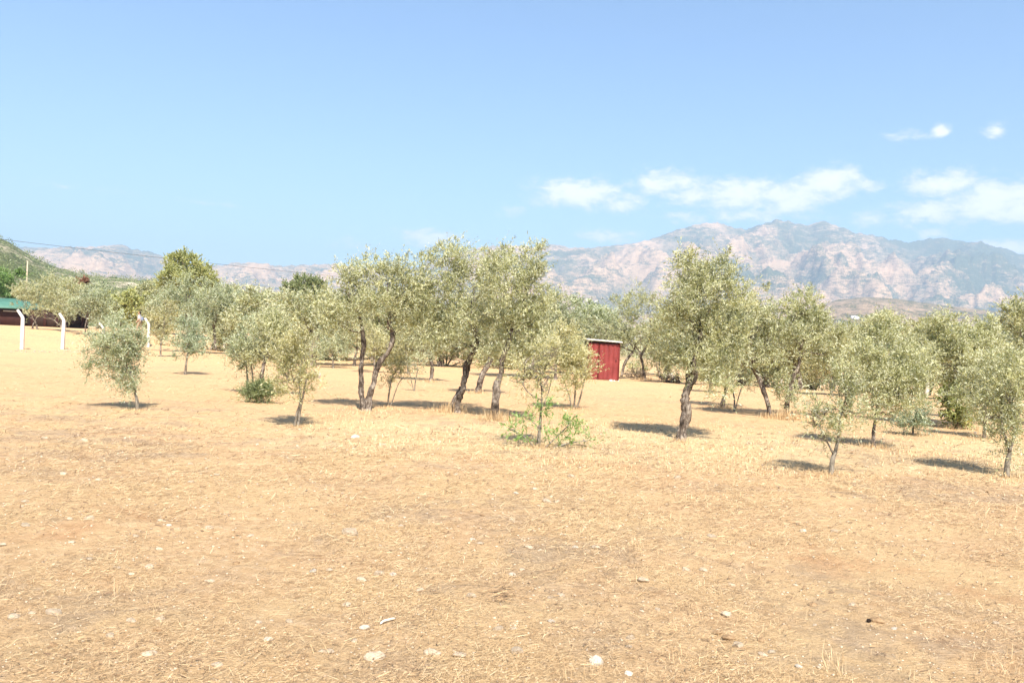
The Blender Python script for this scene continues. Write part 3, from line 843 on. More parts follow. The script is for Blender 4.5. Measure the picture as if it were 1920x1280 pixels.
# second and third rows seen between the near trees
T('olive_tree', 'grey trunked olive far behind the fork of the V-trunk tree', (664, 686),
  [(640, 610, 36, 36), (670, 590, 40, 36), (620, 640, 30, 24), (690, 630, 36, 30)], [[(663, 687, 9), (666, 672, 7), (670, 650, 6)]],
  twigs=900, seed=32, leaf_len=.13, twig=.45, tint=.1, group=G_ORCH)
T('olive_tree', 'olive rising behind the bushy tree left of the red shed', (1040, 712), [(1050, 575, 34, 30), (1035, 610, 36, 34), (1070, 615, 26, 36), (1045, 645, 40, 30)],
  [[(1040, 713, 9), (1042, 690, 8), (1045, 650, 6)]], twigs=900, seed=33, leaf_len=.12, twig=.4, leaf='grey', tint=-.1, group=G_ORCH)
T('olive_tree', 'olive of the second row behind the low-branching one', (1640, 745), [(1610, 640, 34, 30), (1650, 620, 36, 28), (1600, 670, 34, 30), (1680, 625, 34, 28)],
  [[(1640, 747, 9), (1640, 715, 8), (1636, 670, 6)]], twigs=1100, seed=34, leaf_len=.11, twig=.4, leaf='olive', tint=.08, group=G_ORCH)
T('olive_tree', 'olive filling the gap between the leaning pair and the slender sapling', (1560, 742), [(1560, 650, 36, 32), (1590, 680, 32, 30), (1535, 690, 30, 24)],
  [[(1560, 744, 8), (1558, 720, 7), (1560, 680, 5)]], twigs=900, seed=35, leaf_len=.11, twig=.4, leaf='yellow', group=G_ORCH)
T('olive_tree', 'olive of the second row between the swept and crossing-stem saplings', (560, 668), [(560, 600, 36, 32), (590, 625, 34, 28), (535, 630, 30, 26), (575, 570, 24, 22)],
  [[(560, 670, 7), (562, 650, 6), (562, 620, 5)]], twigs=1000, seed=36, leaf_len=.15, twig=.5, leaf='grey', tint=.05, group=G_ORCH)
T('olive_tree', 'olive of the third row showing dark hollows below the skyline, left', (480, 660), [(485, 570, 28, 34), (470, 600, 30, 26), (505, 610, 28, 26), (440, 600, 28, 28)],
  [[(480, 662, 6), (482, 640, 5), (484, 600, 4)]], twigs=900, seed=37, leaf_len=.16, twig=.5, leaf='olive', tint=-.12, group=G_ORCH)
T('olive_tree', 'big grey-green olive mass under the tall yellow-green tree', (360, 662), [(350, 560, 44, 40), (390, 575, 44, 38), (320, 575, 34, 32), (425, 570, 34, 32), (365, 605, 48, 26), (410, 605, 36, 24), (300, 565, 20, 30)],
  [[(360, 664, 10), (362, 640, 9), (360, 600, 7)], [(405, 656, 8), (402, 635, 7), (400, 600, 5)]], twigs=1700, seed=38, leaf_len=.16, twig=.55, leaf='grey', tint=-.05, group=G_ORCH, depth=54)
T('fig_tree', 'tall yellow-green tree rising above the olives at left', (352, 640), [(350, 500, 38, 26), (320, 520, 28, 22), (385, 512, 26, 22), (350, 530, 46, 24), (395, 535, 16, 20)],
  [[(352, 642, 9), (352, 600, 8), (350, 550, 7)]], twigs=2200, seed=39, leaf_len=.15, twig=.6, leaf='fig', depth=74, wide=.55)
T('oak_tree', 'dark green round-headed tree on the skyline left of the V-trunk olive', (568, 640), [(570, 534, 30, 22), (548, 548, 20, 20), (594, 546, 22, 22), (570, 560, 38, 22)],
  [[(568, 642, 8), (569, 600, 7), (570, 560, 5)]], twigs=1900, seed=40, leaf_len=.15, twig=.6, leaf='oak', depth=84, wide=.55)
T('olive_tree', 'wide olive with crooked bare limbs in front of the brown wall', (66, 624), [(75, 555, 44, 32), (115, 565, 34, 30), (40, 560, 28, 22), (80, 585, 44, 16), (125, 590, 26, 14)],
  [[(60, 625, 5), (62, 610, 4), (68, 596, 3.5), (72, 580, 3)], [(70, 626, 5), (68, 608, 4), (60, 594, 3)], [(112, 610, 3), (98, 598, 3), (84, 596, 3), (82, 586, 2)]],
  twigs=1300, seed=41, leaf_len=.15, twig=.45, leaf='olive', tint=-.05, depth=62, group=G_ORCH)
T('olive_tree', 'olive with a thin dark trunk right of the second fence post', (160, 628), [(165, 565, 32, 26), (195, 570, 28, 26), (150, 580, 26, 20), (185, 590, 28, 16)],
  [[(160, 630, 3.5), (160, 612, 3), (164, 595, 2.5)], [(167, 620, 2.5), (165, 608, 2), (162, 600, 2)]], twigs=1000, seed=42, leaf_len=.15, twig=.45, leaf='grey', tint=-.05, depth=60, group=G_ORCH)
T('fig_tree', 'yellow-green bushy tree behind the person', (225, 628), [(225, 570, 30, 28), (250, 575, 26, 26), (205, 585, 22, 22), (235, 595, 30, 16), (195, 560, 18, 16)],
  [[(225, 630, 4), (226, 610, 3.5), (228, 585, 3)]], twigs=1000, seed=43, leaf_len=.2, twig=.45, leaf='fig', tint=.05, depth=72, wide=.5)
T('oak_tree', 'vivid dark green tree behind the green roof at the left edge', (5, 600), [(5, 535, 28, 26), (-25, 525, 30, 30), (25, 550, 16, 18), (0, 560, 30, 16), (30, 520, 14, 14)],
  [[(5, 602, 6), (5, 580, 5), (5, 550, 4)]], twigs=1500, seed=44, leaf_len=.18, twig=.5, leaf='green', tint=-.3, depth=92, wide=.55)
T('olive_tree', 'pale young olive seen through the fork of the V trunk', (702, 698), [(700, 645, 28, 24), (718, 662, 20, 16), (690, 625, 22, 20)],
  [[(702, 699, 5), (702, 680, 4), (701, 655, 3)]], twigs=500, seed=46, leaf_len=.10, twig=.34, leaf='yellow', thin=True, group=G_ORCH)
T('olive_tree', 'pale low olive behind the left side of the V-trunk tree', (625, 690), [(620, 645, 30, 24), (600, 660, 22, 18), (640, 660, 22, 20)],
  [[(625, 691, 5), (624, 675, 4), (622, 655, 3)]], twigs=560, seed=47, leaf_len=.10, twig=.34, leaf='grey', tint=.1, thin=True, group=G_ORCH)
T('olive_tree', 'yellowish low olive behind the small sapling right of the V trunk', (765, 700), [(760, 650, 28, 26), (780, 665, 22, 18), (745, 665, 18, 18)],
  [[(765, 701, 5), (764, 680, 4), (762, 660, 3)]], twigs=560, seed=48, leaf_len=.10, twig=.34, leaf='yellow', tint=.05, thin=True, group=G_ORCH)
T('olive_tree', 'low olive in the gap between the sinuous olive and the grey leaning trunk', (1330, 735), [(1335, 690, 28, 24), (1350, 705, 20, 16), (1320, 700, 18, 18)],
  [[(1330, 736, 5), (1332, 715, 4), (1334, 695, 3)]], twigs=520, seed=49, leaf_len=.09, twig=.32, leaf='olive', tint=.1, thin=True, group=G_ORCH)
LEAF['rust'] = leaf_mat('rusty_leaf', (.14, .06, .035), (.28, .13, .075), (.40, .21, .12), (.35, .2, .13))
T('almond_tree', 'rusty brown dying tree among the olives behind the fence', (155, 600), [(155, 532, 13, 10), (146, 540, 9, 9), (164, 541, 9, 8)],
  [[(155, 602, 4), (155, 575, 3.5), (155, 545, 3)]], twigs=500, seed=45, leaf_len=.18, twig=.35, leaf='rust', depth=98, wide=.5)
#TREES_END

# background olives: shared meshes, one thing each
def proto_tree(k):
    rng = np.random.default_rng(300 + k)
    lobes = []
    for i in range(8):
        a = rng.random() * 6.28; r = rng.random() ** .5 * 1.1
        lobes.append((np.array([math.cos(a) * r, math.sin(a) * r, 2.1 + rng.normal() * .45]), np.array([.8, .8, .62]) * rng.uniform(.75, 1.2)))
    lobes.append((np.array([0, 0, 2.9]), np.array([.7, .7, .6])))
    cm = crown_mesh('crown', ragged(lobes, rng, .75, 4), 700, .15, LEAF[['olive', 'grey', 'olive', 'yellow'][k % 4]], rng, per=10, twig=.45, tint_bias=-.05)
    bag = Bag()
    P = bez([(0, 0, -.15), (.08, .05, .5), (-.05, .1, 1.1), (.1, 0, 1.9)], 5)
    bag.tube(P, np.linspace(.17, .08, len(P)), 9, .15, rng)
    for c, rr in lobes[:6]:
        B = bez([P[-6], (P[-6] + c) / 2 + rng.normal(size=3) * .12, c], 4)
        bag.tube(B, np.linspace(.06, .015, len(B)), 6, 0, None, cap=False)
    return bag.mesh('trunk', BARK, True), cm
PROTO = [proto_tree(k) for k in range(5)]
BACK = [  # px, depth, height scale, where
    (455, 66, 1.25, 'left of the dark round-headed tree'), (535, 60, 1.15, 'under the dark round-headed tree'), (610, 52, 1.05, 'left of the V-trunk olive crown'),
    (640, 70, 1.2, 'far behind the V-trunk olive crown'), (720, 46, 1.1, 'behind the right arm of the V-trunk olive'), (760, 60, 1.3, 'in the gap between V-trunk and middle olives'),
    (830, 48, 1.1, 'far behind the tall full olive'), (990, 52, 1.1, 'far behind the broad leaning olive'), (1100, 70, 1.15, 'on the left behind the red shed roof'),
    (1130, 58, 1.1, 'right behind the red shed'), (1250, 62, 1.2, 'far behind the sinuous olive at its left'), (1330, 56, 1.05, 'far behind the sinuous olive at its right'),
    (1440, 50, 1.1, 'far behind the leaning pair'), (1484, 74, 1.05, 'farthest row, below the orange tiled roof'), (1520, 58, 1.0, 'far behind the peaked olive'), (1600, 48, .9, 'in the dip below the foothill'),
    (1680, 42, .9, 'behind the low-branching olive, far row'), (1740, 50, 1.0, 'behind the large right-hand olive at its left'), (1830, 46, 1.0, 'behind the large right-hand olive at its right'),
    (1905, 40, 1.0, 'in the far row at the right edge'), (1000, 38, 1.0, 'in the second row behind the near thin sapling'), (1085, 46, 1.15, 'just left of the red shed in the far row'), (1300, 40, 1.0, 'in the second row behind the sinuous trunk'), (1390, 44, 1.1, 'between the sinuous olive and the leaning pair, far row'), (1500, 42, 1.0, 'in the second row behind the leaning pair'), (590, 42, 1.0, 'in the second row right of the crossing-stem sapling'), (700, 56, 1.2, 'seen through the fork of the V-trunk olive'), (500, 50, 1.1, 'in the far row above the round green bush'), (1780, 36, .85, 'in the second row behind the bright green shoots'),
    (275, 78, 1.2, 'far left between the fence and tall tree'), (120, 84, 1.3, 'above the brown wall, far left'),
    (185, 92, 1.35, 'above the brown wall, second from left'), (430, 90, 1.5, 'beyond the grey-green olive mass'), (690, 90, 1.4, 'farthest behind the V-trunk olive')]
for i, (px, d, sc_, where) in enumerate(BACK):
    X = (px - 960) / FPX * d
    root = empty('olive_tree', (X, d, float(ground_z(X, d)) - .02))
    tag(root, 'background olive ' + where, 'tree', G_ORCH)
    root.scale = (sc_ * 1.3, sc_ * 1.3, sc_ * 1.08); root.rotation_euler = (0, 0, i * 2.39)
    tm, cm = PROTO[i % 5]
    obj('trunk', tm, root); obj('crown', cm, root)

def proto_bush(k):
    rng = np.random.default_rng(400 + k)
    lobes = [(np.array([rng.normal() * .75, rng.normal() * .5, rng.uniform(.15, 1.7)]), np.array([.66, .6, .5]) * rng.uniform(.7, 1.2)) for _ in range(9)]
    cm = crown_mesh('crown', ragged(lobes, rng, .75, 4), 640, .13, LEAF[['olive', 'yellow', 'grey'][k % 3]], rng, per=10, twig=.4)
    bag = Bag()
    for c, r_ in lobes[:5]:
        B = bez([(0, 0, -.1), c * .5 + rng.normal(size=3) * .08, c], 4); bag.tube(B, np.linspace(.045, .012, len(B)), 6, 0, None, cap=False)
    return bag.mesh('stem', BARK_THIN, True), cm
BUSH = [proto_bush(k) for k in range(4)]
HEDGE = [(455, 60, 1.0, 'left of the twin-stemmed olive'), (520, 54, 1.0, 'between the stump-like trunk and the crossing-stem sapling'), (585, 50, .95, 'just right of the crossing-stem sapling crown'),
    (652, 52, 1.0, 'left of the V trunk'), (705, 58, 1.05, 'showing inside the V trunk'), (748, 50, .9, 'just right of the V trunk'), (790, 56, 1.0, 'behind the short curved trunk'),
    (838, 50, .95, 'left of the middle pair'), (905, 56, 1.0, 'between the middle pair'), (965, 50, 1.0, 'right of the middle pair'), (1020, 54, 1.0, 'behind the nearest thin sapling'), (1085, 52, .95, 'left of the red shed'),
    (1240, 56, .95, 'left of the sinuous trunk'), (1335, 54, .95, 'right of the sinuous trunk'), (1395, 50, .95, 'behind the grey leaning trunk'), (1455, 52, 1.0, 'between the leaning pair'), (1530, 50, 1.0, 'right of the leaning pair'),
    (1600, 46, 1.0, 'above the slender near sapling'), (1665, 44, 1.0, 'behind the low-branching olive'), (1745, 44, 1.0, 'left of the large right-hand olive'), (1835, 42, 1.0, 'right of the large right-hand olive'), (1905, 40, 1.0, 'at the right edge of the far row'),
    (395, 62, 1.05, 'under the grey-green olive mass'), (310, 66, 1.0, 'right of the fence and person')]
for i, (px, d, sc_, where) in enumerate(HEDGE):
    X = (px - 960) / FPX * d
    root = empty('olive_bush', (X, d, float(ground_z(X, d)) - .02))
    tag(root, 'low bushy olive in the far row, ' + where, 'bush', 'low bushy olives of the far row')
    root.scale = (sc_ * 1.5, sc_ * 1.2, sc_ * 1.25); root.rotation_euler = (0, 0, (i % 2) * 3.14 + i * .31)
    sm, cm = BUSH[i % 4]
    obj('stem', sm, root); obj('crown', cm, root)

# far wood and hillside brush: masses nobody could count
def brush(name, pts, sizes, per, mat, rng, label, leaf=.28):
    k = len(pts)
    P = np.repeat(pts, per, 0); S = np.repeat(sizes, per)
    g = rng.normal(size=(k * per, 3)); g /= np.linalg.norm(g, axis=1)[:, None]
    g *= (rng.random(k * per) ** .35)[:, None]
    g[:, 2] = np.abs(g[:, 2]) * 1.15
    pos = P + g * S[:, None]
    L = S * leaf * (.6 + .8 * rng.random(k * per))
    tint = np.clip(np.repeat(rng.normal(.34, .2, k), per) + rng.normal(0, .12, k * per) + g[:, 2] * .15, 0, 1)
    V, Q, t = leaf_cloud(pos, g + rng.normal(size=g.shape) * .8, L, L * .7, tint, rng)
    tag(obj(name, np_mesh(name, V, Q, None, mat, {'tint': t})), label, 'brush', kind='stuff')
def build_brush():
    rng = np.random.default_rng(77)
    U, D, X, Y, Z = HILL
    sel = (D.ravel() < 525)
    idx = rng.choice(np.nonzero(sel)[0], 3000, replace=False)
    pts = np.stack([X.ravel()[idx], Y.ravel()[idx], Z.ravel()[idx] - .1], -1)
    vis = (pts[:, 0] / pts[:, 1] > -.75)
    pts = pts[vis]
    sz = rng.uniform(.7, 1.9, len(pts)) * np.clip(pts[:, 1] / 250, .8, 1.5)
    h = len(pts) // 2
    brush('hillside_brush', pts[:h], sz[:h], 24, LEAF['oak'], rng, 'dark evergreen brush dotted over the left hillside')
    brush('hillside_scrub', pts[h:], sz[h:], 24, LEAF['oak'], rng, 'mid green scrub covering the left hillside')
    # wood between the orchard and the foothills
    n = 900
    d = rng.uniform(95, 420, n) ; u = rng.uniform(-.7, .75, n)
    keep = (u > -.28) | (d < 140)
    d, u = d[keep], u[keep]
    x = u * d
    z = ground_z(x, d)
    sz = rng.uniform(1.3, 2.6, len(d))
    brush('far_wood', np.stack([x, d, z + sz * .35], -1), sz, 60, LEAF['olive'], rng, 'distant belt of olive trees beyond the orchard', .22)
build_brush()

# ------------------------------------------------------------------ red shed
def build_shed():
    foot, d = on_ground(1130, 712)
    s = d / FPX
    root = empty('tin_shed', foot)
    tag(root, 'narrow red metal shed with a flat white roof', 'shed')
    root.rotation_euler = (0, 0, math.radians(-6))
    m, nb, out = new_mat('red_painted_metal')
    v = objco(nb)
    n = nb.noise(v, 3.0, 6, .65, .4)
    col = nb.ramp(n, [(.3, (.155, .022, .020)), (.6, (.235, .038, .034)), (.8, (.29, .075, .06))])
    nb.t.links.new(pbsdf(nb, col, .5, .4, nb.noise(v, 40, 3), .08, .004).outputs[0], out.inputs[0])
    white = simple_mat('white_roof_sheet', (.40, .37, .32), (.56, .52, .46), 3, .6)
    dark = simple_mat('dark_gap', (.03, .015, .012), (.05, .02, .02), 5)
    w, h, dp = 58 * s, 72 * s, 1.3
    # vertical ribbed sheets, front and back and sides
    rib = w / 9
    sheet = Bag()
    def ribbed(p0, p1, z0, z1, outn):
        L = math.hypot(p1[0] - p0[0], p1[1] - p0[1]); k = max(4, int(L / .055))
        dx, dy = (p1[0] - p0[0]) / L, (p1[1] - p0[1]) / L
        V = []; Q = []
        for i in range(k + 1):
            for z in (z0, z1):
                off = (.03 if i % 4 in (1, 2) else 0.0)
                V.append((p0[0] + dx * L * i / k + outn[0] * off, p0[1] + dy * L * i / k + outn[1] * off, z))
        for i in range(k): Q.append((2 * i, 2 * i + 2, 2 * i + 3, 2 * i + 1))
        b = Bag(); b.add(V, Q); return b
    x0, x1 = -w / 2, w / 2
    doorx = x0 + w * .34
    o1 = obj('wall_panel', ribbed((x0, 0), (doorx - .015, 0), .02, h - .1, (0, -1)).mesh('wall_panel', m), root)
    dr = obj('door', ribbed((doorx + .015, 0), (x1 - .03, 0), .02, h - .12, (0, -1)).mesh('door', m), root)
    b = Bag(); b.box((x1 - .16, -.05, h * .48), (x1 - .13, -.015, h * .48 + .12)); obj('handle', b.mesh('handle', dark), dr)
    for pa, pb, on in (((x1, 0), (x1, dp), (1, 0)), ((x1, dp), (x0, dp), (0, 1)), ((x0, dp), (x0, 0), (-1, 0))):
        obj('wall_panel', ribbed(pa, pb, .02, h - .02, on).mesh('wall_panel', m), root)
    for x in (x0, x1):
        for y in (.03, dp - .03):
            b = Bag(); b.box((x - .025 if x > 0 else x + .004, y - .02, -.02), (x - .004 if x > 0 else x + .025, y + .02, h + .0)); obj('corner_post', b.mesh('corner_post', m), root)
    b = Bag(); b.box((x0 + .03, .03, h - .13), (x1 - .03, .05, h - .01)); obj('gap_shade_strip', b.mesh('gap_shade_strip', dark), root)  # dark strip painted in as the shade of the gap under the roof
    # roof sheet, tipped down towards the right, overhanging
    b = Bag()
    V = []; Q = []
    k = 22
    ya, yb = -.16, dp + .15
    for i in range(k + 1):
        x = x0 - .13 + (w + .27) * i / k
        z = h + .075 - (x - x0) * .045 + (.012 if i % 2 else 0)
        for (y, zz) in ((ya, z), (yb, z + .05), (yb, z + .02), (ya, z - .05)): V.append((x, y, zz))
    for i in range(k):
        for q in range(4): Q.append((4 * i + q, 4 * i + (q + 1) % 4, 4 * i + 4 + (q + 1) % 4, 4 * i + 4 + q))
    Q += [(0, 3, 2, 1), (4 * k, 4 * k + 1, 4 * k + 2, 4 * k + 3)]
    b.add(V, [q[::-1] for q in Q]); obj('roof', b.mesh('roof', white), root)
    for bx_ in (-.35, .05, .45):
        pass
build_shed()

# ------------------------------------------------------------------ concrete fence posts
M_CONC = simple_mat('whitewashed_concrete', (.50, .45, .38), (.78, .75, .69), 3, .85, .15, .3)
def post_mesh(h):
    bag = Bag()
    w0, w1 = .085, .065
    path = [(0, -.15, w0), (0, 0, w0), (0, h * .80, w1 + .008), (-.045, h * .845, w1 + .002), (-.31, h + .02, w1 - .012)]
    V = []; Q = []
    for i, (x, z, w) in enumerate(path):
        nx, nz = (1, 0) if i < 3 else ((.93, .35) if i == 3 else (.78, .62))
        for (sx, sy) in ((-1, -1), (1, -1), (1, 1), (-1, 1)):
            V.append((x + sx * nx * w, sy * w, z + sx * nz * w))
    for i in range(len(path) - 1):
        for q in range(4): Q.append((4 * i + q, 4 * i + (q + 1) % 4, 4 * i + 4 + (q + 1) % 4, 4 * i + 4 + q))
    Q += [(3, 2, 1, 0), (4 * (len(path) - 1) + 0, 4 * (len(path) - 1) + 1, 4 * (len(path) - 1) + 2, 4 * (len(path) - 1) + 3)]
    bag.add(V, Q)
    return bag.mesh('fence_post', M_CONC)
PM = post_mesh(2.2)
def fence_post(px, py, label, depth=None, flip=False, hgt=None):
    if depth is None: p, d = on_ground(px, py)
    else:
        X, Z = ray(px, py); d = depth; p = Vector((X * d, d, float(ground_z(X * d, d))))
    o = obj('fence_post', PM); o.location = p
    o.rotation_euler = (random.uniform(-.02, .02), random.uniform(-.02, .02), math.radians(180 if flip else 0) + random.uniform(-.15, .15))
    if hgt: o.scale = (1, 1, hgt)
    tag(o, label, 'fence post', 'white concrete fence posts with bent tops')
    return p
fence_post(41, 655, 'white bent-top concrete post farthest left, below the green roof')
fence_post(117, 655, 'white bent-top concrete post second from the left, in front of the brown wall', hgt=.97)
fence_post(192, 652, 'white bent-top concrete post half hidden by the swept grey-green sapling', depth=55, hgt=.74)
fence_post(278, 650, 'white concrete post beside the whitewashed young tree', depth=58, hgt=.95)
fence_post(421, 640, 'white concrete post glimpsed left of the twin-stemmed olive', depth=72)
fence_post(1563, 722, 'white concrete post seen through the gap above the slender sapling', depth=50, flip=True)
fence_post(1737, 745, 'white concrete post beside the large right-hand olive', depth=41, flip=True, hgt=.85)
fence_post(1464, 715, 'white concrete post between the leaning pair of trunks', depth=56, flip=True)
fence_post(1905, 752, 'white concrete post behind the right-edge sapling', depth=42, flip=True)

# ------------------------------------------------------------------ building, wall and far houses
def build_farm():
    d = 86.0
    brick = simple_mat('shaded_red_wall', (.04, .016, .014), (.07, .030, .024), 1.5, .9)  # both wall colours darkened to carry the shade of roof and trees
    brick2 = simple_mat('shaded_brown_wall', (.035, .022, .017), (.06, .037, .028), 1.2, .9)
    green = simple_mat('green_roof_sheet', (.05, .14, .105), (.09, .20, .15), 2, .55, .3)
    grey = simple_mat('grey_frame', (.35, .33, .3), (.45, .42, .4), 4)
    p = at(10, 612, d); z0 = float(ground_z(p.x, p.y)) - .05
    root = empty('farm_building', (p.x, p.y, z0))
    tag(root, 'low red building with shade-darkened walls and a green metal roof at the left edge', 'building')
    s = d / FPX
    x1 = (40 - 10) * s; x0 = -120 * s; h = 34 * s
    b = Bag(); b.box((x0, 0, 0), (x1, 5, h)); obj('wall', b.mesh('wall', brick), root)
    # hipped roof with an overhang
    b = Bag()
    xe0, xe1, ye0, ye1 = x0 - .6, x1 + .5, -.7, 5.6
    zr = h + .02
    V = [(xe0, ye0, zr), (xe1, ye0, zr), (xe1, ye1, zr), (xe0, ye1, zr), (xe0 + 2.2, 2.4, zr + 1.0), (xe1 - 2.2, 2.4, zr + 1.0),
         (xe0, ye0, zr - .14), (xe1, ye0, zr - .14), (xe1, ye1, zr - .14), (xe0, ye1, zr - .14)]
    b.add(V, [(0, 1, 5, 4), (2, 3, 4, 5), (6, 7, 1, 0), (7, 8, 2, 1), (8, 9, 3, 2), (9, 6, 0, 3), (9, 8, 7, 6)], [(1, 2, 5), (3, 0, 4)])
    obj('roof', b.mesh('roof', green), root)
    b = Bag(); b.box((x1 - 1.9, -.12, h - .42), (x1 - .35, -.02, h - .30)); obj('beam', b.mesh('beam', grey), root)
    for xx in (-3.2, -5.0):
        b = Bag(); b.box((xx, -.06, .9), (xx + .9, -.01, 1.6)); w = obj('window', b.mesh('window', grey), root)
        b = Bag(); b.box((xx + .08, -.075, .98), (xx + .82, -.062, 1.52)); obj('pane', b.mesh('pane', brick2), w)
    # wall continuing to the right
    q = at(46, 612, d + .6); z1 = float(ground_z(q.x, q.y)) - .05
    r2 = empty('boundary_wall', (q.x, q.y, z1))
    tag(r2, 'long shade-darkened brown boundary wall behind the fence posts', 'wall')
    L = (164 - 46) * s
    b = Bag(); b.box((0, 0, 0), (L, .25, 1.65)); obj('panel', b.mesh('panel', brick2), r2)
    b = Bag(); b.box((-.05, -.05, 1.652), (L + .05, .3, 1.76)); obj('coping', b.mesh('coping', brick), r2)
    for k in range(5):
        b = Bag(); xx = L * (k + .5) / 5; b.box((xx, -.1, 0), (xx + .3, -.003, 1.65)); obj('pier', b.mesh('pier', brick), r2)
build_farm()

def far_house(name, label, px, py_eave, d, w, wall_h, roofcol, wallmat, yaw=0.0, group=None, base=None):
    p = at(px, py_eave, d)
    z0 = float(ground_z(p.x, p.y)) if base is None else base
    root = empty(name, (p.x, p.y, z0))
    root.rotation_euler = (0, 0, yaw)
    tag(root, label, 'house', group)
    h = wall_h
    dp = w * .75
    b = Bag(); b.box((-w / 2, -dp / 2, -.5), (w / 2, dp / 2, h)); obj('wall', b.mesh('wall', wallmat), root)
    b = Bag()
    V = [(-w / 2 - .4, -dp / 2 - .4, h), (w / 2 + .4, -dp / 2 - .4, h), (w / 2 + .4, dp / 2 + .4, h), (-w / 2 - .4, dp / 2 + .4, h), (-w / 2 - .4, 0, h + w * .2), (w / 2 + .4, 0, h + w * .2)]
    V = np.array(V) + np.array([0, 0, .01])
    b.add(V, [(0, 1, 5, 4), (2, 3, 4, 5), (3, 2, 1, 0)], [(1, 2, 5), (3, 0, 4)])
    obj('roof', b.mesh('roof', roofcol), root)
    for k in (-.28, .22):
        b = Bag(); b.box((k * w - .5, -dp / 2 - .04, h * .45), (k * w + .5, -dp / 2 - .003, h * .45 + 1.2)); obj('window', b.mesh('window', M_WIN), root)
M_WIN = simple_mat('dark_window', (.05, .055, .06), (.08, .085, .09), 3, .3, .5)
M_TILE = simple_mat('orange_roof_tile', (.50, .17, .09), (.62, .25, .14), 3, .85)
M_PLAST = simple_mat('cream_plaster', (.30, .24, .17), (.40, .33, .24), 1.5, .9)
M_PLASTW = simple_mat('white_plaster', (.74, .72, .68), (.80, .78, .75), 1.5, .9)
far_house('village_house', 'orange tiled house glimpsed through the peaked olive', 1482, 645, 96, 7.0, 2.6, M_TILE, M_PLAST, .2)
far_house('village_house', 'reddish tiled house glimpsed above the red shed', 1098, 614, 104, 5.0, 3.7, M_TILE, M_PLAST, -.3)
def hill_houses():
    U, D, X, Y, Z = FOOT
    x = X.ravel(); y = Y.ravel(); z = Z.ravel()
    names = ['leftmost', 'second', 'third', 'fourth', 'rightmost']
    for i, (px, py) in enumerate([(1592, 597), (1600, 600), (1606, 598), (1613, 603), (1590, 604)]):
        rx, rz = ray(px, py)
        e = np.abs(x / y - rx) * 3 + np.abs((z - EYE) / y - rz)
        k = int(np.argmin(e))
        far_house('hillside_house', f'tiny white house on the foothill slope, {["top left", "upper middle", "top right", "lower right", "lower left"][i]} of its cluster',
                  px, py, float(y[k]), 9.0, 5.0, M_PLASTW, M_PLASTW, .3 * i, 'white houses on the foothill', base=float(z[k]))
hill_houses()

# ------------------------------------------------------------------ power line and poles
def build_line():
    wood = simple_mat('weathered_pole_wood', (.36, .29, .2), (.5, .42, .31), 2, .9)
    porc = simple_mat('white_porcelain', (.6, .6, .58), (.75, .75, .72), 4, .3, .5)
    wire = simple_mat('dark_cable', (.05, .05, .06), (.08, .08, .09), 5, .6)
    def pole(px, d, top, label, yaw, bare=False):
        X = (px - 960) / FPX * d
        z = float(ground_z(X, d))
        root = empty('utility_pole', (X, d, z)); tag(root, label, 'utility pole')
        root.rotation_euler = (0, 0, yaw)
        b = Bag(); b.tube([(0, 0, -.4), (0, 0, (top - z) * .5), (0, 0, top - z)], [.14, .12, .095], 10); obj('pole', b.mesh('pole', wood, True), root)
        if bare: return
        b = Bag(); b.box((-.75, -.16, top - z - .30), (.75, -.1, top - z - .2)); arm = obj('crossarm', b.mesh('crossarm', wood), root)
        for x in (-.65, .65):
            b = Bag(); b.tube([(x, -.13, top - z - .19), (x, -.13, top - z - .05)], [.03, .045], 8); obj('insulator', b.mesh('insulator', porc, True), arm)
        return Vector((X, d, top - .05))
    a = at(-260, 418, 62)
    c = at(1262, 569, 122)
    # the photograph shows the pole on the slope, its top at (46, 489)
    t = at(46, 489, 140)
    p1 = pole(46, 140, t.z, 'slim bare wooden pole on the brush hillside at left', .4, True)
    q1 = Vector(((-260 - 960) / FPX * 62, 62, 0))
    pole(-260, 62, a.z, 'wooden utility pole outside the left edge carrying the cable', .9)
    pole(1262, 122, c.z, 'wooden utility pole hidden behind the sinuous olive', .9)
    pa = Vector((q1.x, 62, a.z + .02)); pc = Vector(((1262 - 960) / FPX * 122, 122, c.z + .02))
    b = Bag(); n = 60
    P = [np.array(pa.lerp(pc, i / n)) + np.array([0, 0, -1.3 * 4 * (i / n) * (1 - i / n) * .55]) for i in range(n + 1)]
    b.tube(P, np.full(n + 1, .015), 6)
    tag(obj('power_cable', b.mesh('power_cable', wire, True)), 'dark power cable sagging across the sky from the left edge', 'cable')
build_line()

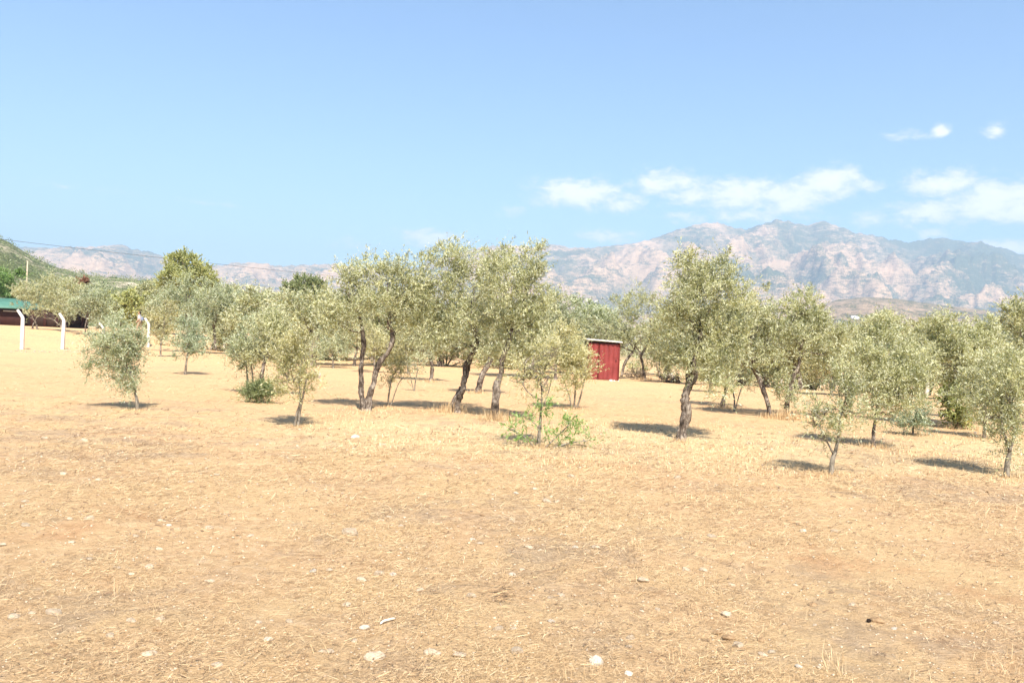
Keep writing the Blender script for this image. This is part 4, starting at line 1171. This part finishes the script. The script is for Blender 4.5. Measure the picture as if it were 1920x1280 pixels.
# ------------------------------------------------------------------ person beyond the fence
def build_person():
    X, Y = PERSON_XY
    z = float(ground_z(X, Y))
    root = empty('person', (X, Y, z))
    tag(root, 'dark-haired person in a pale shirt with a blue-grey bag, facing left', 'person')
    def skin(name, verts, edges, radii, mat, root_i=0, parent=root):
        me = bpy.data.meshes.new(name)
        me.from_pydata(verts, edges, [])
        o = link(bpy.data.objects.new(name, me), parent)
        md = o.modifiers.new('skin', 'SKIN')
        for i, r in enumerate(radii):
            me.skin_vertices[0].data[i].radius = r if isinstance(r, tuple) else (r, r)
        me.skin_vertices[0].data[root_i].use_root = True
        sd = o.modifiers.new('sub', 'SUBSURF'); sd.levels = 2; sd.render_levels = 2
        me.materials.append(mat)
        return o
    sk = simple_mat('skin', (.42, .24, .16), (.50, .30, .21), 8, .6)
    shirt = simple_mat('pale_shirt', (.60, .52, .46), (.70, .63, .57), 6, .85)
    trou = simple_mat('tan_trousers', (.30, .22, .14), (.38, .29, .19), 6, .9)
    hair = simple_mat('dark_hair', (.012, .008, .006), (.03, .018, .012), 20, .6)
    bag = simple_mat('blue_grey_bag', (.16, .18, .26), (.24, .27, .36), 5, .8)
    shoe = simple_mat('dark_shoe', (.04, .03, .025), (.07, .05, .04), 8)
    # body faces -X, walking; one continuous figure of bare skin with clothing over it
    H = 1.76
    v = [(0, 0, .94), (-.01, 0, 1.14), (-.02, 0, 1.36), (-.03, 0, 1.50), (-.05, 0, 1.57), (-.06, 0, 1.66), (-.055, 0, 1.73),
         (-.02, -.17, 1.42), (.05, -.21, 1.17), (-.12, -.20, .98), (-.19, -.20, .91),
         (-.02, .17, 1.42), (-.10, .21, 1.17), (-.26, .20, 1.02), (-.33, .20, .97),
         (0, -.09, .90), (-.14, -.10, .50), (-.05, -.10, .09), (-.20, -.10, .04),
         (0, .09, .90), (.06, .10, .50), (.22, .10, .11), (.08, .10, .04)]
    e = [(0, 1), (1, 2), (2, 3), (3, 4), (4, 5), (5, 6), (2, 7), (7, 8), (8, 9), (9, 10), (2, 11), (11, 12), (12, 13), (13, 14), (0, 15), (15, 16), (16, 17), (17, 18), (0, 19), (19, 20), (20, 21), (21, 22)]
    r = [(.12, .15), (.11, .14), (.11, .16), .06, .055, (.10, .085), (.085, .075), .06, .045, .033, .03, .06, .045, .033, .03, .09, .06, .045, .035, .09, .06, .045, .035]
    skin('body', v, e, r, sk)
    k = 1.16
    skin('shirt', [v[i] for i in (0, 1, 2, 3, 7, 8, 11, 12)], [(0, 1), (1, 2), (2, 3), (2, 4), (4, 5), (2, 6), (6, 7)], [(.145, .175), (.135, .165), (.13, .18), .075, .078, .062, .078, .062], shirt)
    skin('trousers', [v[i] for i in (0, 15, 16, 17, 19, 20, 21)], [(0, 1), (1, 2), (2, 3), (0, 4), (4, 5), (5, 6)], [(.135, .165), .105, .08, .062, .105, .08, .062], trou)
    skin('hair', [(-.035, 0, 1.72), (.0, 0, 1.70), (.03, 0, 1.62), (.035, 0, 1.54)], [(0, 1), (1, 2), (2, 3)], [(.098, .088), (.095, .09), .07, .045], hair)
    for (a_, b_) in ((17, 18), (21, 22)):
        skin('shoe', [v[a_], v[b_]], [(0, 1)], [.058, .045], shoe)
    bg = empty('shoulder_bag', (X + .20, Y - .05, z + 1.02))
    tag(bg, 'blue-grey bag hanging on the back of the person', 'bag')
    def skin2(name, verts, edges, radii, mat): return skin(name, verts, edges, radii, mat, parent=bg)
    skin2('pouch', [(0, 0, 0), (0, 0, .18), (-.02, 0, .38)], [(0, 1), (1, 2)], [(.12, .16), (.12, .17), (.09, .13)], bag)
    skin2('strap', [(0, -.1, .38), (-.16, -.12, .49), (-.28, -.1, .36)], [(0, 1), (1, 2)], [.02, .02, .02], bag)
build_person()

# ------------------------------------------------------------------ stones on the ground
def stone_mesh(k, mat, sub=2):
    rng = np.random.default_rng(50 + k)
    bm = bmesh.new()
    bmesh.ops.create_icosphere(bm, subdivisions=sub, radius=1.0)
    dirs = rng.normal(size=(9, 3)); dirs /= np.linalg.norm(dirs, axis=1)[:, None]
    cut = rng.uniform(.55, .9, 9)
    for v in bm.verts:
        p = np.array(v.co)
        for d, c in zip(dirs, cut):
            t = p @ d
            if t > c: p = p - d * (t - c) * .85
        p *= 1 + .05 * rng.normal()
        v.co = p
    me = bpy.data.meshes.new('stone'); bm.to_mesh(me); bm.free()
    me.materials.append(mat)
    return me
SM = {m: [stone_mesh(k + 10 * i, mm) for k in range(7)] for i, (m, mm) in enumerate((('p', M_STONE), ('w', M_STONE_W), ('b', M_STONE_B)))}
f = 2.461
def z1(l): return [(x / f, y / f + 760, *r) for (x, y, *r) in l]
def z2(l): return [(x / f + 640, y / f + 760, *r) for (x, y, *r) in l]
def z3(l): return [(x / f + 1280, y / f + 760, *r) for (x, y, *r) in l]
STONES = z1([(205, 150, 13), (390, 158, 17), (290, 312, 15), (115, 440, 12), (100, 464, 9), (455, 342, 14), (120, 550, 16), (410, 518, 18), (320, 522, 14), (780, 552, 11, 'w'), (748, 530, 15),
    (1155, 598, 14), (965, 560, 18), (330, 628, 12), (8, 640, 14), (690, 745, 19), (603, 775, 15), (545, 745, 11), (965, 805, 18), (1445, 763, 15, 'w'), (1520, 755, 14),
    (250, 948, 29), (60, 972, 25), (150, 955, 15), (605, 990, 16), (740, 980, 17), (1255, 990, 9), (1195, 997, 13), (1335, 995, 16), (510, 1058, 16), (1238, 1078, 17, 'w'),
    (690, 1140, 24), (1000, 1192, 22), (1485, 1130, 16), (1522, 1132, 17), (245, 1100, 18, 'b'), (625, 600, 12), (415, 705, 13), (735, 660, 13), (1000, 318, 12), (878, 268, 11),
    (880, 350, 12), (65, 66, 10, 'b'), (845, 480, 13, 'b'), (1180, 1130, 18, 'b'), (1090, 725, 12, 'b'), (730, 1030, 17, 'b')]) + \
  z2([(65, 145, 16, 'w'), (190, 180, 15), (805, 402, 12, 'w'), (890, 385, 12), (410, 428, 19, 'b'), (950, 440, 17), (995, 440, 14), (1110, 435, 13), (220, 513, 10), (275, 552, 12, 'w'), (790, 525, 12),
    (605, 615, 12, 'w'), (640, 632, 14), (865, 650, 17), (1080, 652, 12, 'w'), (1175, 652, 18), (40, 580, 30), (175, 772, 22), (240, 778, 14, 'w'), (95, 800, 20), (790, 778, 14, 'w'), (835, 755, 13),
    (710, 775, 9), (600, 875, 18), (965, 885, 12), (1010, 872, 16), (360, 848, 16), (20, 915, 18), (970, 993, 13, 'w'), (795, 1025, 15), (725, 1025, 19), (110, 1018, 21, 'w'),
    (60, 1080, 15), (420, 1135, 29), (545, 1145, 27), (810, 1128, 25), (155, 1155, 36), (1180, 1175, 26, 'w'), (1325, 1230, 18, 'w'), (1325, 1110, 14), (1330, 1070, 18), (1385, 945, 11),
    (1460, 937, 13), (1395, 800, 22), (1550, 330, 14), (1060, 325, 14), (530, 315, 10), (885, 355, 10), (580, 240, 11, 'b'), (650, 505, 10, 'b')]) + \
  z3([(133, 600, 17), (95, 757, 16), (20, 757, 16), (225, 825, 14), (780, 915, 14), (520, 825, 12), (610, 1010, 10), (160, 1043, 18, 'b'), (215, 1068, 25, 'b'), (255, 1100, 22), (205, 960, 22),
    (370, 1145, 17), (410, 1133, 16), (535, 1200, 14, 'w'), (600, 915, 17, 'b'), (895, 985, 27, 'b'), (975, 1025, 12, 'w'), (1445, 1000, 13), (1225, 870, 12), (1180, 865, 10), (555, 577, 16),
    (870, 555, 14, 'b'), (700, 577, 14), (1110, 690, 9), (630, 1205, 11), (330, 640, 14, 'b'), (475, 462, 9, 'b'), (1220, 450, 11, 'b'), (1430, 715, 22, 'b'), (360, 1078, 14, 'b')])
SPECIAL = {}
def nearest(px, py):
    return min(range(len(STONES)), key=lambda i: (STONES[i][0] - px) ** 2 + (STONES[i][1] - py) ** 2)
for (px, py), lab in {(1119, 1237): 'roundest white stone, at the bottom centre of the picture', (1178, 1260): 'white stone lowest in the picture, right of the roundest one',
    (101, 1145): 'long pale stone in the lower left, right one of three', (24, 1155): 'long pale stone at the left edge of the lower left',
    (806, 934): 'flat tan stone tilted up alone, upper middle of the bare ground', (703, 1229): 'low long pale slab near the bottom, left of centre',
    (811, 1221): 'large pale stone by a dark straw heap, bottom centre left', (861, 1225): 'large pale stone just right of the one by the dark heap',
    (1644, 1160): 'reddish brown clod beside a small black lump, lower right', (1367, 1194): 'larger of two round brown clods, lower right',
    (1345, 1184): 'smaller of two round brown clods, lower right', (966, 923): 'small bright white stone in the upper middle of the bare ground',
    (685, 1174): 'white flat stone next to the curved pale shard', (280, 1223): 'pale stone near the bottom, left of centre line of the left third'}.items():
    SPECIAL[nearest(px, py)] = lab
KL = {'p': ('pale tan stone half sunk in the straw litter', 'pale stones strewn over the ground'), 'w': ('bright white stone lying on the straw litter', 'white stones strewn over the ground'),
      'b': ('brown earth clod lying on the dry ground', 'brown clods strewn over the ground')}
def stone_labels():
    cells = {}
    for i, s_ in enumerate(STONES):
        if i in SPECIAL: continue
        px, py, w = s_[:3]; kd = s_[3] if len(s_) > 3 else 'p'
        col = ['by the left edge', 'in the left third', 'left of the middle', 'right of the middle', 'in the right third', 'by the right edge'][min(5, int(px / 320))]
        row = ['close to the first trees', 'high on the open ground', 'halfway down the open ground', 'in the near foreground', 'along the bottom of the picture'][min(4, max(0, int((py - 770) / 102)))]
        cells.setdefault((kd, row, col), []).append(i)
    what = {'p': 'pale tan stone', 'w': 'bright white stone', 'b': 'brown earth clod'}
    for (kd, row, col), L in cells.items():
        L.sort(key=lambda i: STONES[i][0])
        for q, i in enumerate(L):
            n = len(L)
            order = '' if n == 1 else (['left', 'right'][q] + ' of two, ' if n == 2 else (['leftmost', 'second', 'third', 'fourth', 'fifth', 'sixth', 'seventh', 'eighth', 'ninth'][q] if q < n - 1 else 'rightmost') + f' of {["three", "four", "five", "six", "seven", "eight", "nine", "ten"][n - 3]}, ')
            SPECIAL[i] = f'{what[kd]}, {order}{row}, {col}'
stone_labels()
for i, s_ in enumerate(STONES):
    px, py, w = s_[:3]; kd = s_[3] if len(s_) > 3 else 'p'
    p, d = on_ground(px, py + w * .12)
    r = w * .5 * d / FPX * 1.12
    o = obj('clod' if kd == 'b' else 'stone', SM[kd][i % 7])
    o.scale = (r * random.uniform(.95, 1.1), r * random.uniform(.7, 1.0), r * (random.uniform(.42, .6) if (px, py) and w < 26 or kd != 'w' else .85))
    o.location = (p.x, p.y, p.z + o.scale[2] * .24)
    o.rotation_euler = (random.uniform(-.2, .2), random.uniform(-.2, .2), random.uniform(-.5, .5) + (3.14 if i % 2 else 0))
    tag(o, SPECIAL.get(i, KL[kd][0]), 'clod' if kd == 'b' else 'stone', KL[kd][1])

# a curved pale shard of bark and the black lump beside the reddish clod
def shard():
    p, d = on_ground(724, 1168)
    b = Bag()
    P = bez([(-.03, -.03, .006), (-.012, 0, .014), (.018, .025, .016), (.045, .08, .006)], 5)
    b.tube(P, np.array([.004] + [.007] * (len(P) - 3) + [.005, .002]), 7, .2, np.random.default_rng(4))
    o = obj('bark_shard', b.mesh('bark_shard', M_STONE_W, True)); o.location = p
    tag(o, 'curved pale shard of dry wood lying near the bottom left of centre', 'wood shard')
shard()

M_BLACK = simple_mat('black_clod', (.012, .008, .006), (.03, .02, .015), 6, .95)
def lump():
    p, d = on_ground(1629, 1166)
    me = stone_mesh(44, M_BLACK); o = obj('clod', me); r = d / FPX * 4.6
    o.scale = (r, r * .8, r * 1.1); o.location = (p.x, p.y, p.z + r * .5)
    tag(o, 'small black lump beside the reddish brown clod, lower right', 'clod')
lump()
# rubble along the fence foot, and dry brush piles by the shed
def rubble(name, px0, px1, py0, py1, n, w0, w1, mat, label, seed, rough=False):
    rng = np.random.default_rng(seed)
    V = []; T_ = []; k = 0
    small = [stone_mesh(70 + q, mat, 1) for q in range(7)]
    for i in range(n):
        px = rng.uniform(px0, px1); py = rng.uniform(py0, py1)
        p, d = on_ground(px, py)
        r = rng.uniform(w0, w1) * .5 * d / FPX
        me = small[i % 7]
        co = np.empty(len(me.vertices) * 3, np.float32); me.vertices.foreach_get('co', co); co = co.reshape(-1, 3)
        a = rng.random() * 6.28
        R = np.array([[math.cos(a), -math.sin(a), 0], [math.sin(a), math.cos(a), 0], [0, 0, 1]])
        V.append((co @ R.T) * np.array([r, r * .8, r * .6]) + np.array(p) + np.array([0, 0, r * .2]))
        tr = np.array([q.vertices[:] for q in me.polygons]) + k
        T_.append(tr); k += len(co)
    tag(obj(name, np_mesh(name, np.vstack(V), None, np.vstack(T_), mat)), label, 'rubble', kind='stuff')
rubble('rubble', 20, 172, 656, 662, 90, 1.5, 5, M_STONE, 'pale stone rubble along the foot of the left fence', 3)
rubble('shed_rubble', 1132, 1160, 711, 715, 16, 4, 8, M_STONE_W, 'pale stones along the foot of the red shed', 4)
rubble('gravel', -20, 1940, 800, 1290, 2600, 2, 8, M_STONE, 'small pale gravel scattered through the straw', 6)
def brush_pile(px, py, w, h, label, seed, mat=None):
    rng = np.random.default_rng(seed)
    p, d = on_ground(px, py)
    s = d / FPX
    root = empty('brush_pile', p); tag(root, label, 'brush pile', 'heaps of cut dry branches')
    b = Bag()
    for i in range(90):
        c = np.array([rng.uniform(-.5, .5) * w * s, rng.normal() * .2, rng.random() ** 1.5 * h * s * .7])
        d_ = rng.normal(size=3); d_[2] *= .4; d_ /= np.linalg.norm(d_)
        L = rng.uniform(.2, .6)
        b.tube([c - d_ * L / 2, c + rng.normal(size=3) * .04, c + d_ * L / 2], [.014, .011, .005], 4, cap=False)
    o = obj('branch_heap', b.mesh('branch_heap', BARK), root); o['kind'] = 'stuff'
    lobes = [(np.array([0, 0, h * s * .35]), np.array([w * s * .5, .35, h * s * .4]))]
    o = obj('dead_leaves', crown_mesh('dead_leaves', lobes, 60, .1, M_DEAD, rng, per=8), root); o['kind'] = 'stuff'
M_DEAD = leaf_mat('dead_leaf', (.10, .07, .05), (.22, .16, .11), (.38, .3, .22), (.3, .24, .18))
brush_pile(1190, 708, 40, 14, 'low heap of dry cut branches right of the red shed', 1)
brush_pile(1256, 717, 34, 16, 'heap of dry branches with a white stone, left of the sinuous trunk', 2)
brush_pile(1515, 727, 50, 14, 'heap of dry branches beyond the leaning pair', 3)
brush_pile(850, 676, 60, 18, 'long heap of dry branches behind the middle pair', 4)
def white_blob(px, py, w, h, label, name, cat, seed):
    p, d = on_ground(px, py)
    o = obj(name, SM['w'][seed]); r = d / FPX * .5
    o.scale = (w * r, w * r, h * r); o.location = (p.x, p.y, p.z + h * r * .75)
    tag(o, label, cat)
white_blob(1258, 710, 12, 14, 'white boulder among the dry branches left of the sinuous trunk', 'boulder', 'stone', 3)
white_blob(598, 708, 7, 16, 'small upright white marker stone right of the crossing-stem sapling', 'marker_stone', 'stone', 5)

# ------------------------------------------------------------------ dry straw and grass
def straw_field():
    rng = np.random.default_rng(21)
    n = 520000
    a = rng.uniform(-.62, .62, n)
    # area-true near, thinning with distance
    r = 3.2 * np.exp(rng.random(n) ** .9 * math.log(30 / 3.2))
    x = r * np.tan(a) * .98; y = r.copy()
    patch = fbm(x * .7, y * .7, 4)
    keep = rng.random(n) < np.clip(.62 + patch * 1.0, .12, 1) * (1 - .85 * ss(10.5, 16.5, y + 2.0 * patch))
    x, y, r = x[keep], y[keep], r[keep]; n = len(x); patch = patch[keep]
    z = ground_z(x, y)
    th = rng.normal(.35, .9, n) + (rng.random(n) < .3) * rng.uniform(0, 3.14, n)
    L = (.018 + .085 * rng.random(n) ** 1.7) * np.clip(r / 7, .75, 2.0); W = rng.uniform(.0012, .0026, n) * np.clip(r / 6.0, .85, 3.0)
    tilt = np.abs(rng.normal(0, .24, n))
    D = np.stack([np.cos(th) * np.cos(tilt), np.sin(th) * np.cos(tilt), np.sin(tilt)], -1)
    S = np.stack([-np.sin(th), np.cos(th), rng.normal(0, .35, n)], -1)
    P0 = np.stack([x, y, z + rng.random(n) ** 2 * .02 + .001], -1)
    P2 = P0 + D * L[:, None]; P2[:, 2] = np.maximum(P2[:, 2] - L * .05, z + .001)
    w = (W * .5)[:, None] * S
    V = np.stack([P0 - w, P0 + w, P2 + w * .6, P2 - w * .6], 1).reshape(-1, 3)
    Q = np.arange(n * 4).reshape(-1, 4)
    tone = np.clip(.55 + .25 * rng.normal(size=n) + patch * .12 - .45 * (rng.random(n) < .34), 0, 1)
    me = np_mesh('dry_straw', V, Q, None, M_STRAW, {'tint': np.repeat(tone, 4)})
    tag(obj('dry_straw', me), 'mown straw litter covering the orchard floor', 'straw', kind='stuff')
    # standing stubble: belt round the trees and the taller tufts at the lower right
    def blades(name, x, y, hmin, hmax, wid, label, lean):
        n = len(x); z = ground_z(x, y)
        h = rng.uniform(hmin, hmax, n)
        th = rng.uniform(0, 6.28, n); k = rng.random(n) * lean
        tip = np.stack([x + np.cos(th) * h * k, y + np.sin(th) * h * k, z + h * np.sqrt(np.maximum(.1, 1 - k * k))], -1)
        base = np.stack([x, y, z - .004], -1)
        mid = (base + tip) / 2; mid[:, :2] -= (tip - base)[:, :2] * .12
        sdir = np.stack([np.cos(th + 1.3), np.sin(th + 1.3), np.zeros(n)], -1) * (wid * rng.uniform(.6, 1.3, n))[:, None]
        V = np.stack([base - sdir, base + sdir, mid + sdir * .8, mid - sdir * .8, tip], 1).reshape(-1, 3)
        b = np.arange(n)[:, None] * 5
        me = np_mesh(name, V, b + np.array([0, 1, 2, 3]), b + np.array([3, 2, 4]), M_STRAW, {'tint': np.repeat(np.clip(rng.normal(.66, .16, n), 0, 1), 5)})
        tag(obj(name, me), label, 'grass', kind='stuff')
    n = 34000
    y = rng.uniform(11, 19, n); x = rng.uniform(-.66, .66, n) * y
    m = fbm(x * .45, y * .45, 3)
    keep = (x + 2.2 + m * 2 > -1.0) & (rng.random(n) < np.clip(.45 + m, .05, 1))
    blades('stubble_grass', x[keep], y[keep], .02, .075, .005, 'short pale dry grass between the first row of trees', .8)
    tx, ty = [], []
    for i in range(9):
        px = rng.uniform(1250, 2000); py = rng.uniform(1175, 1330) - (px - 1250) * .02
        X, Z = ray(px, py); d = -EYE / Z
        k = rng.integers(6, 26)
        tx.append(X * d + rng.normal(0, .05, k)); ty.append(d + rng.normal(0, .05, k))
    for i in range(22):
        px = rng.uniform(-50, 1950); py = rng.uniform(850, 1300)
        X, Z = ray(px, py); d = -EYE / Z
        k = rng.integers(4, 14)
        tx.append(X * d + rng.normal(0, .04, k)); ty.append(d + rng.normal(0, .04, k))
    blades('dry_grass', np.concatenate(tx), np.concatenate(ty),   .03, .12, .0015, 'taller dry yellow grass tufts in the foreground', .75)
straw_field()

def litter_and_weeds():
    rng = np.random.default_rng(91)
    V = []; tn = []
    def sticks(px, py, w, n, dark):
        p, d = on_ground(px, py)
        sp = w * d / FPX
        x = p.x + rng.normal(0, .28, n) * sp; y = p.y + rng.normal(0, .5, n) * sp
        z = ground_z(x, y) + .004 + rng.random(n) * .022
        th = rng.uniform(-.7, .9, n); L = rng.uniform(.03, .13, n); W = rng.uniform(.002, .0042, n) * max(1, d / 8)
        D = np.stack([np.cos(th), np.sin(th), rng.normal(.05, .2, n)], -1) * L[:, None]
        S = np.stack([-np.sin(th), np.cos(th), rng.normal(.4, .3, n)], -1) * W[:, None]
        P = np.stack([x, y, z], -1)
        V.append(np.stack([P - S, P + S, P + D + S * .6, P + D - S * .6], 1).reshape(-1, 3))
        tn.append(np.repeat(np.clip(rng.normal(dark, .12, n), 0, 1), 4))
    for (px, py, w, n) in [(925, 1117, 60, 46), (1352, 953, 90, 34), (1490, 985, 120, 40), (720, 848, 120, 36), (1850, 1045, 90, 36)]:
        sticks(px, py, w, n, .12)
    n = 26000  # scattered dark specks, coloured to stand in for small clod shadows
    r = 3.2 * np.exp(rng.random(n) * math.log(17 / 3.2)); x = r * rng.uniform(-.7, .7, n); y = r
    m = fbm(x * .9, y * .9, 4) + .5 * fbm(x * 3.1, y * 3.1, 3)
    k_ = rng.random(n) < np.clip(.35 + m * .9, .04, 1); x, y, r = x[k_], y[k_], r[k_]; n = len(x)
    z = ground_z(x, y) + .004 + rng.random(n) * .016
    th = rng.normal(.2, .8, n); L = (.008 + .05 * rng.random(n) ** 2.5) * np.clip(r / 7, .8, 2); W = rng.uniform(.0014, .0042, n) * np.clip(r / 6, .85, 2.5)
    D = np.stack([np.cos(th), np.sin(th), rng.normal(.1, .25, n)], -1) * L[:, None]
    S = np.stack([-np.sin(th), np.cos(th), rng.normal(.5, .4, n)], -1) * W[:, None]
    P = np.stack([x, y, z], -1)
    V.append(np.stack([P - S, P + S, P + D + S * .6, P + D - S * .6], 1).reshape(-1, 3))
    tn.append(np.repeat(np.clip(rng.normal(.10, .13, n), 0, 1), 4))
    tag(obj('twig_and_shade_specks', np_mesh('twig_and_shade_specks', np.vstack(V), np.arange(sum(len(v) for v in V)).reshape(-1, 4), None, M_STRAW, {'tint': np.concatenate(tn)})),
        'dark bits of twig and rotted straw, and specks painted as clod shadows, on the soil', 'litter', kind='stuff')
    # dry weeds and grass at the trunk feet
    VV = []; TT = []; QQ = []; tt = []; k = 0
    for (px, py, w, n, h) in [(685, 774, 34, 160, .10), (848, 772, 46, 420, .26), (930, 788, 44, 420, .26), (1273, 828, 40, 180, .10), (1446, 784, 30, 200, .18), (1478, 786, 40, 420, .30), (1638, 840, 50, 260, .12),
                              (1557, 890, 40, 160, .08), (1886, 894, 40, 160, .08), (1012, 838, 60, 220, .10), (258, 770, 36, 140, .07), (555, 800, 36, 140, .07), (1075, 767, 40, 160, .10), (895, 737, 30, 160, .14), (1355, 765, 44, 260, .16),
                              (1208, 712, 30, 120, .2), (727, 763, 24, 90, .07), (1798, 803, 60, 260, .16), (489, 752, 50, 160, .10), (806, 716, 30, 120, .15)]:
        p, d = on_ground(px, py)
        sp = w * d / FPX
        x = p.x + rng.normal(0, .33, n) * sp; y = p.y + rng.normal(0, .33, n) * sp
        z = ground_z(x, y); hh = h * rng.uniform(.3, 1.0, n)
        th = rng.uniform(0, 6.28, n); ln = rng.random(n) * .8
        B = np.stack([x, y, z - .003], -1); Tp = B + np.stack([np.cos(th) * hh * ln, np.sin(th) * hh * ln, hh], -1)
        S = np.stack([np.cos(th + 1.5), np.sin(th + 1.5), th * 0], -1) * (.0022 * max(1, d / 10) * rng.uniform(.6, 1.3, n))[:, None]
        VV.append(np.stack([B - S, B + S, Tp + S * .3, Tp - S * .3], 1).reshape(-1, 3))
        tt.append(np.repeat(np.clip(rng.normal(.55, .2, n), 0, 1), 4))
    tag(obj('dry_weeds', np_mesh('dry_weeds', np.vstack(VV), np.arange(sum(len(v) for v in VV)).reshape(-1, 4), None, M_STRAW, {'tint': np.concatenate(tt)})),
        'dry weeds and grass round the feet of the trees', 'weeds', kind='stuff')
litter_and_weeds()

# ------------------------------------------------------------------ haze: the air between here and the mountains
def build_haze():
    b = Bag(); b.box((-9500, -600, -60), (9500, 10500, 1075))
    me = b.mesh('haze', None)
    m = bpy.data.materials.new('haze_air'); m.use_nodes = True
    nt = m.node_tree; nt.nodes.clear()
    out = nt.nodes.new('ShaderNodeOutputMaterial')
    pv = nt.nodes.new('ShaderNodeVolumePrincipled')
    pv.inputs['Color'].default_value = (.58, .785, 1.0, 1)
    pv.inputs['Density'].default_value = HAZE
    pv.inputs['Anisotropy'].default_value = 0.0
    nt.links.new(pv.outputs[0], out.inputs['Volume'])
    me.materials.append(m)
    tag(obj('haze', me), 'thin pale haze over the valley', 'haze', kind='stuff')
HAZE = 1.65e-4
build_haze()
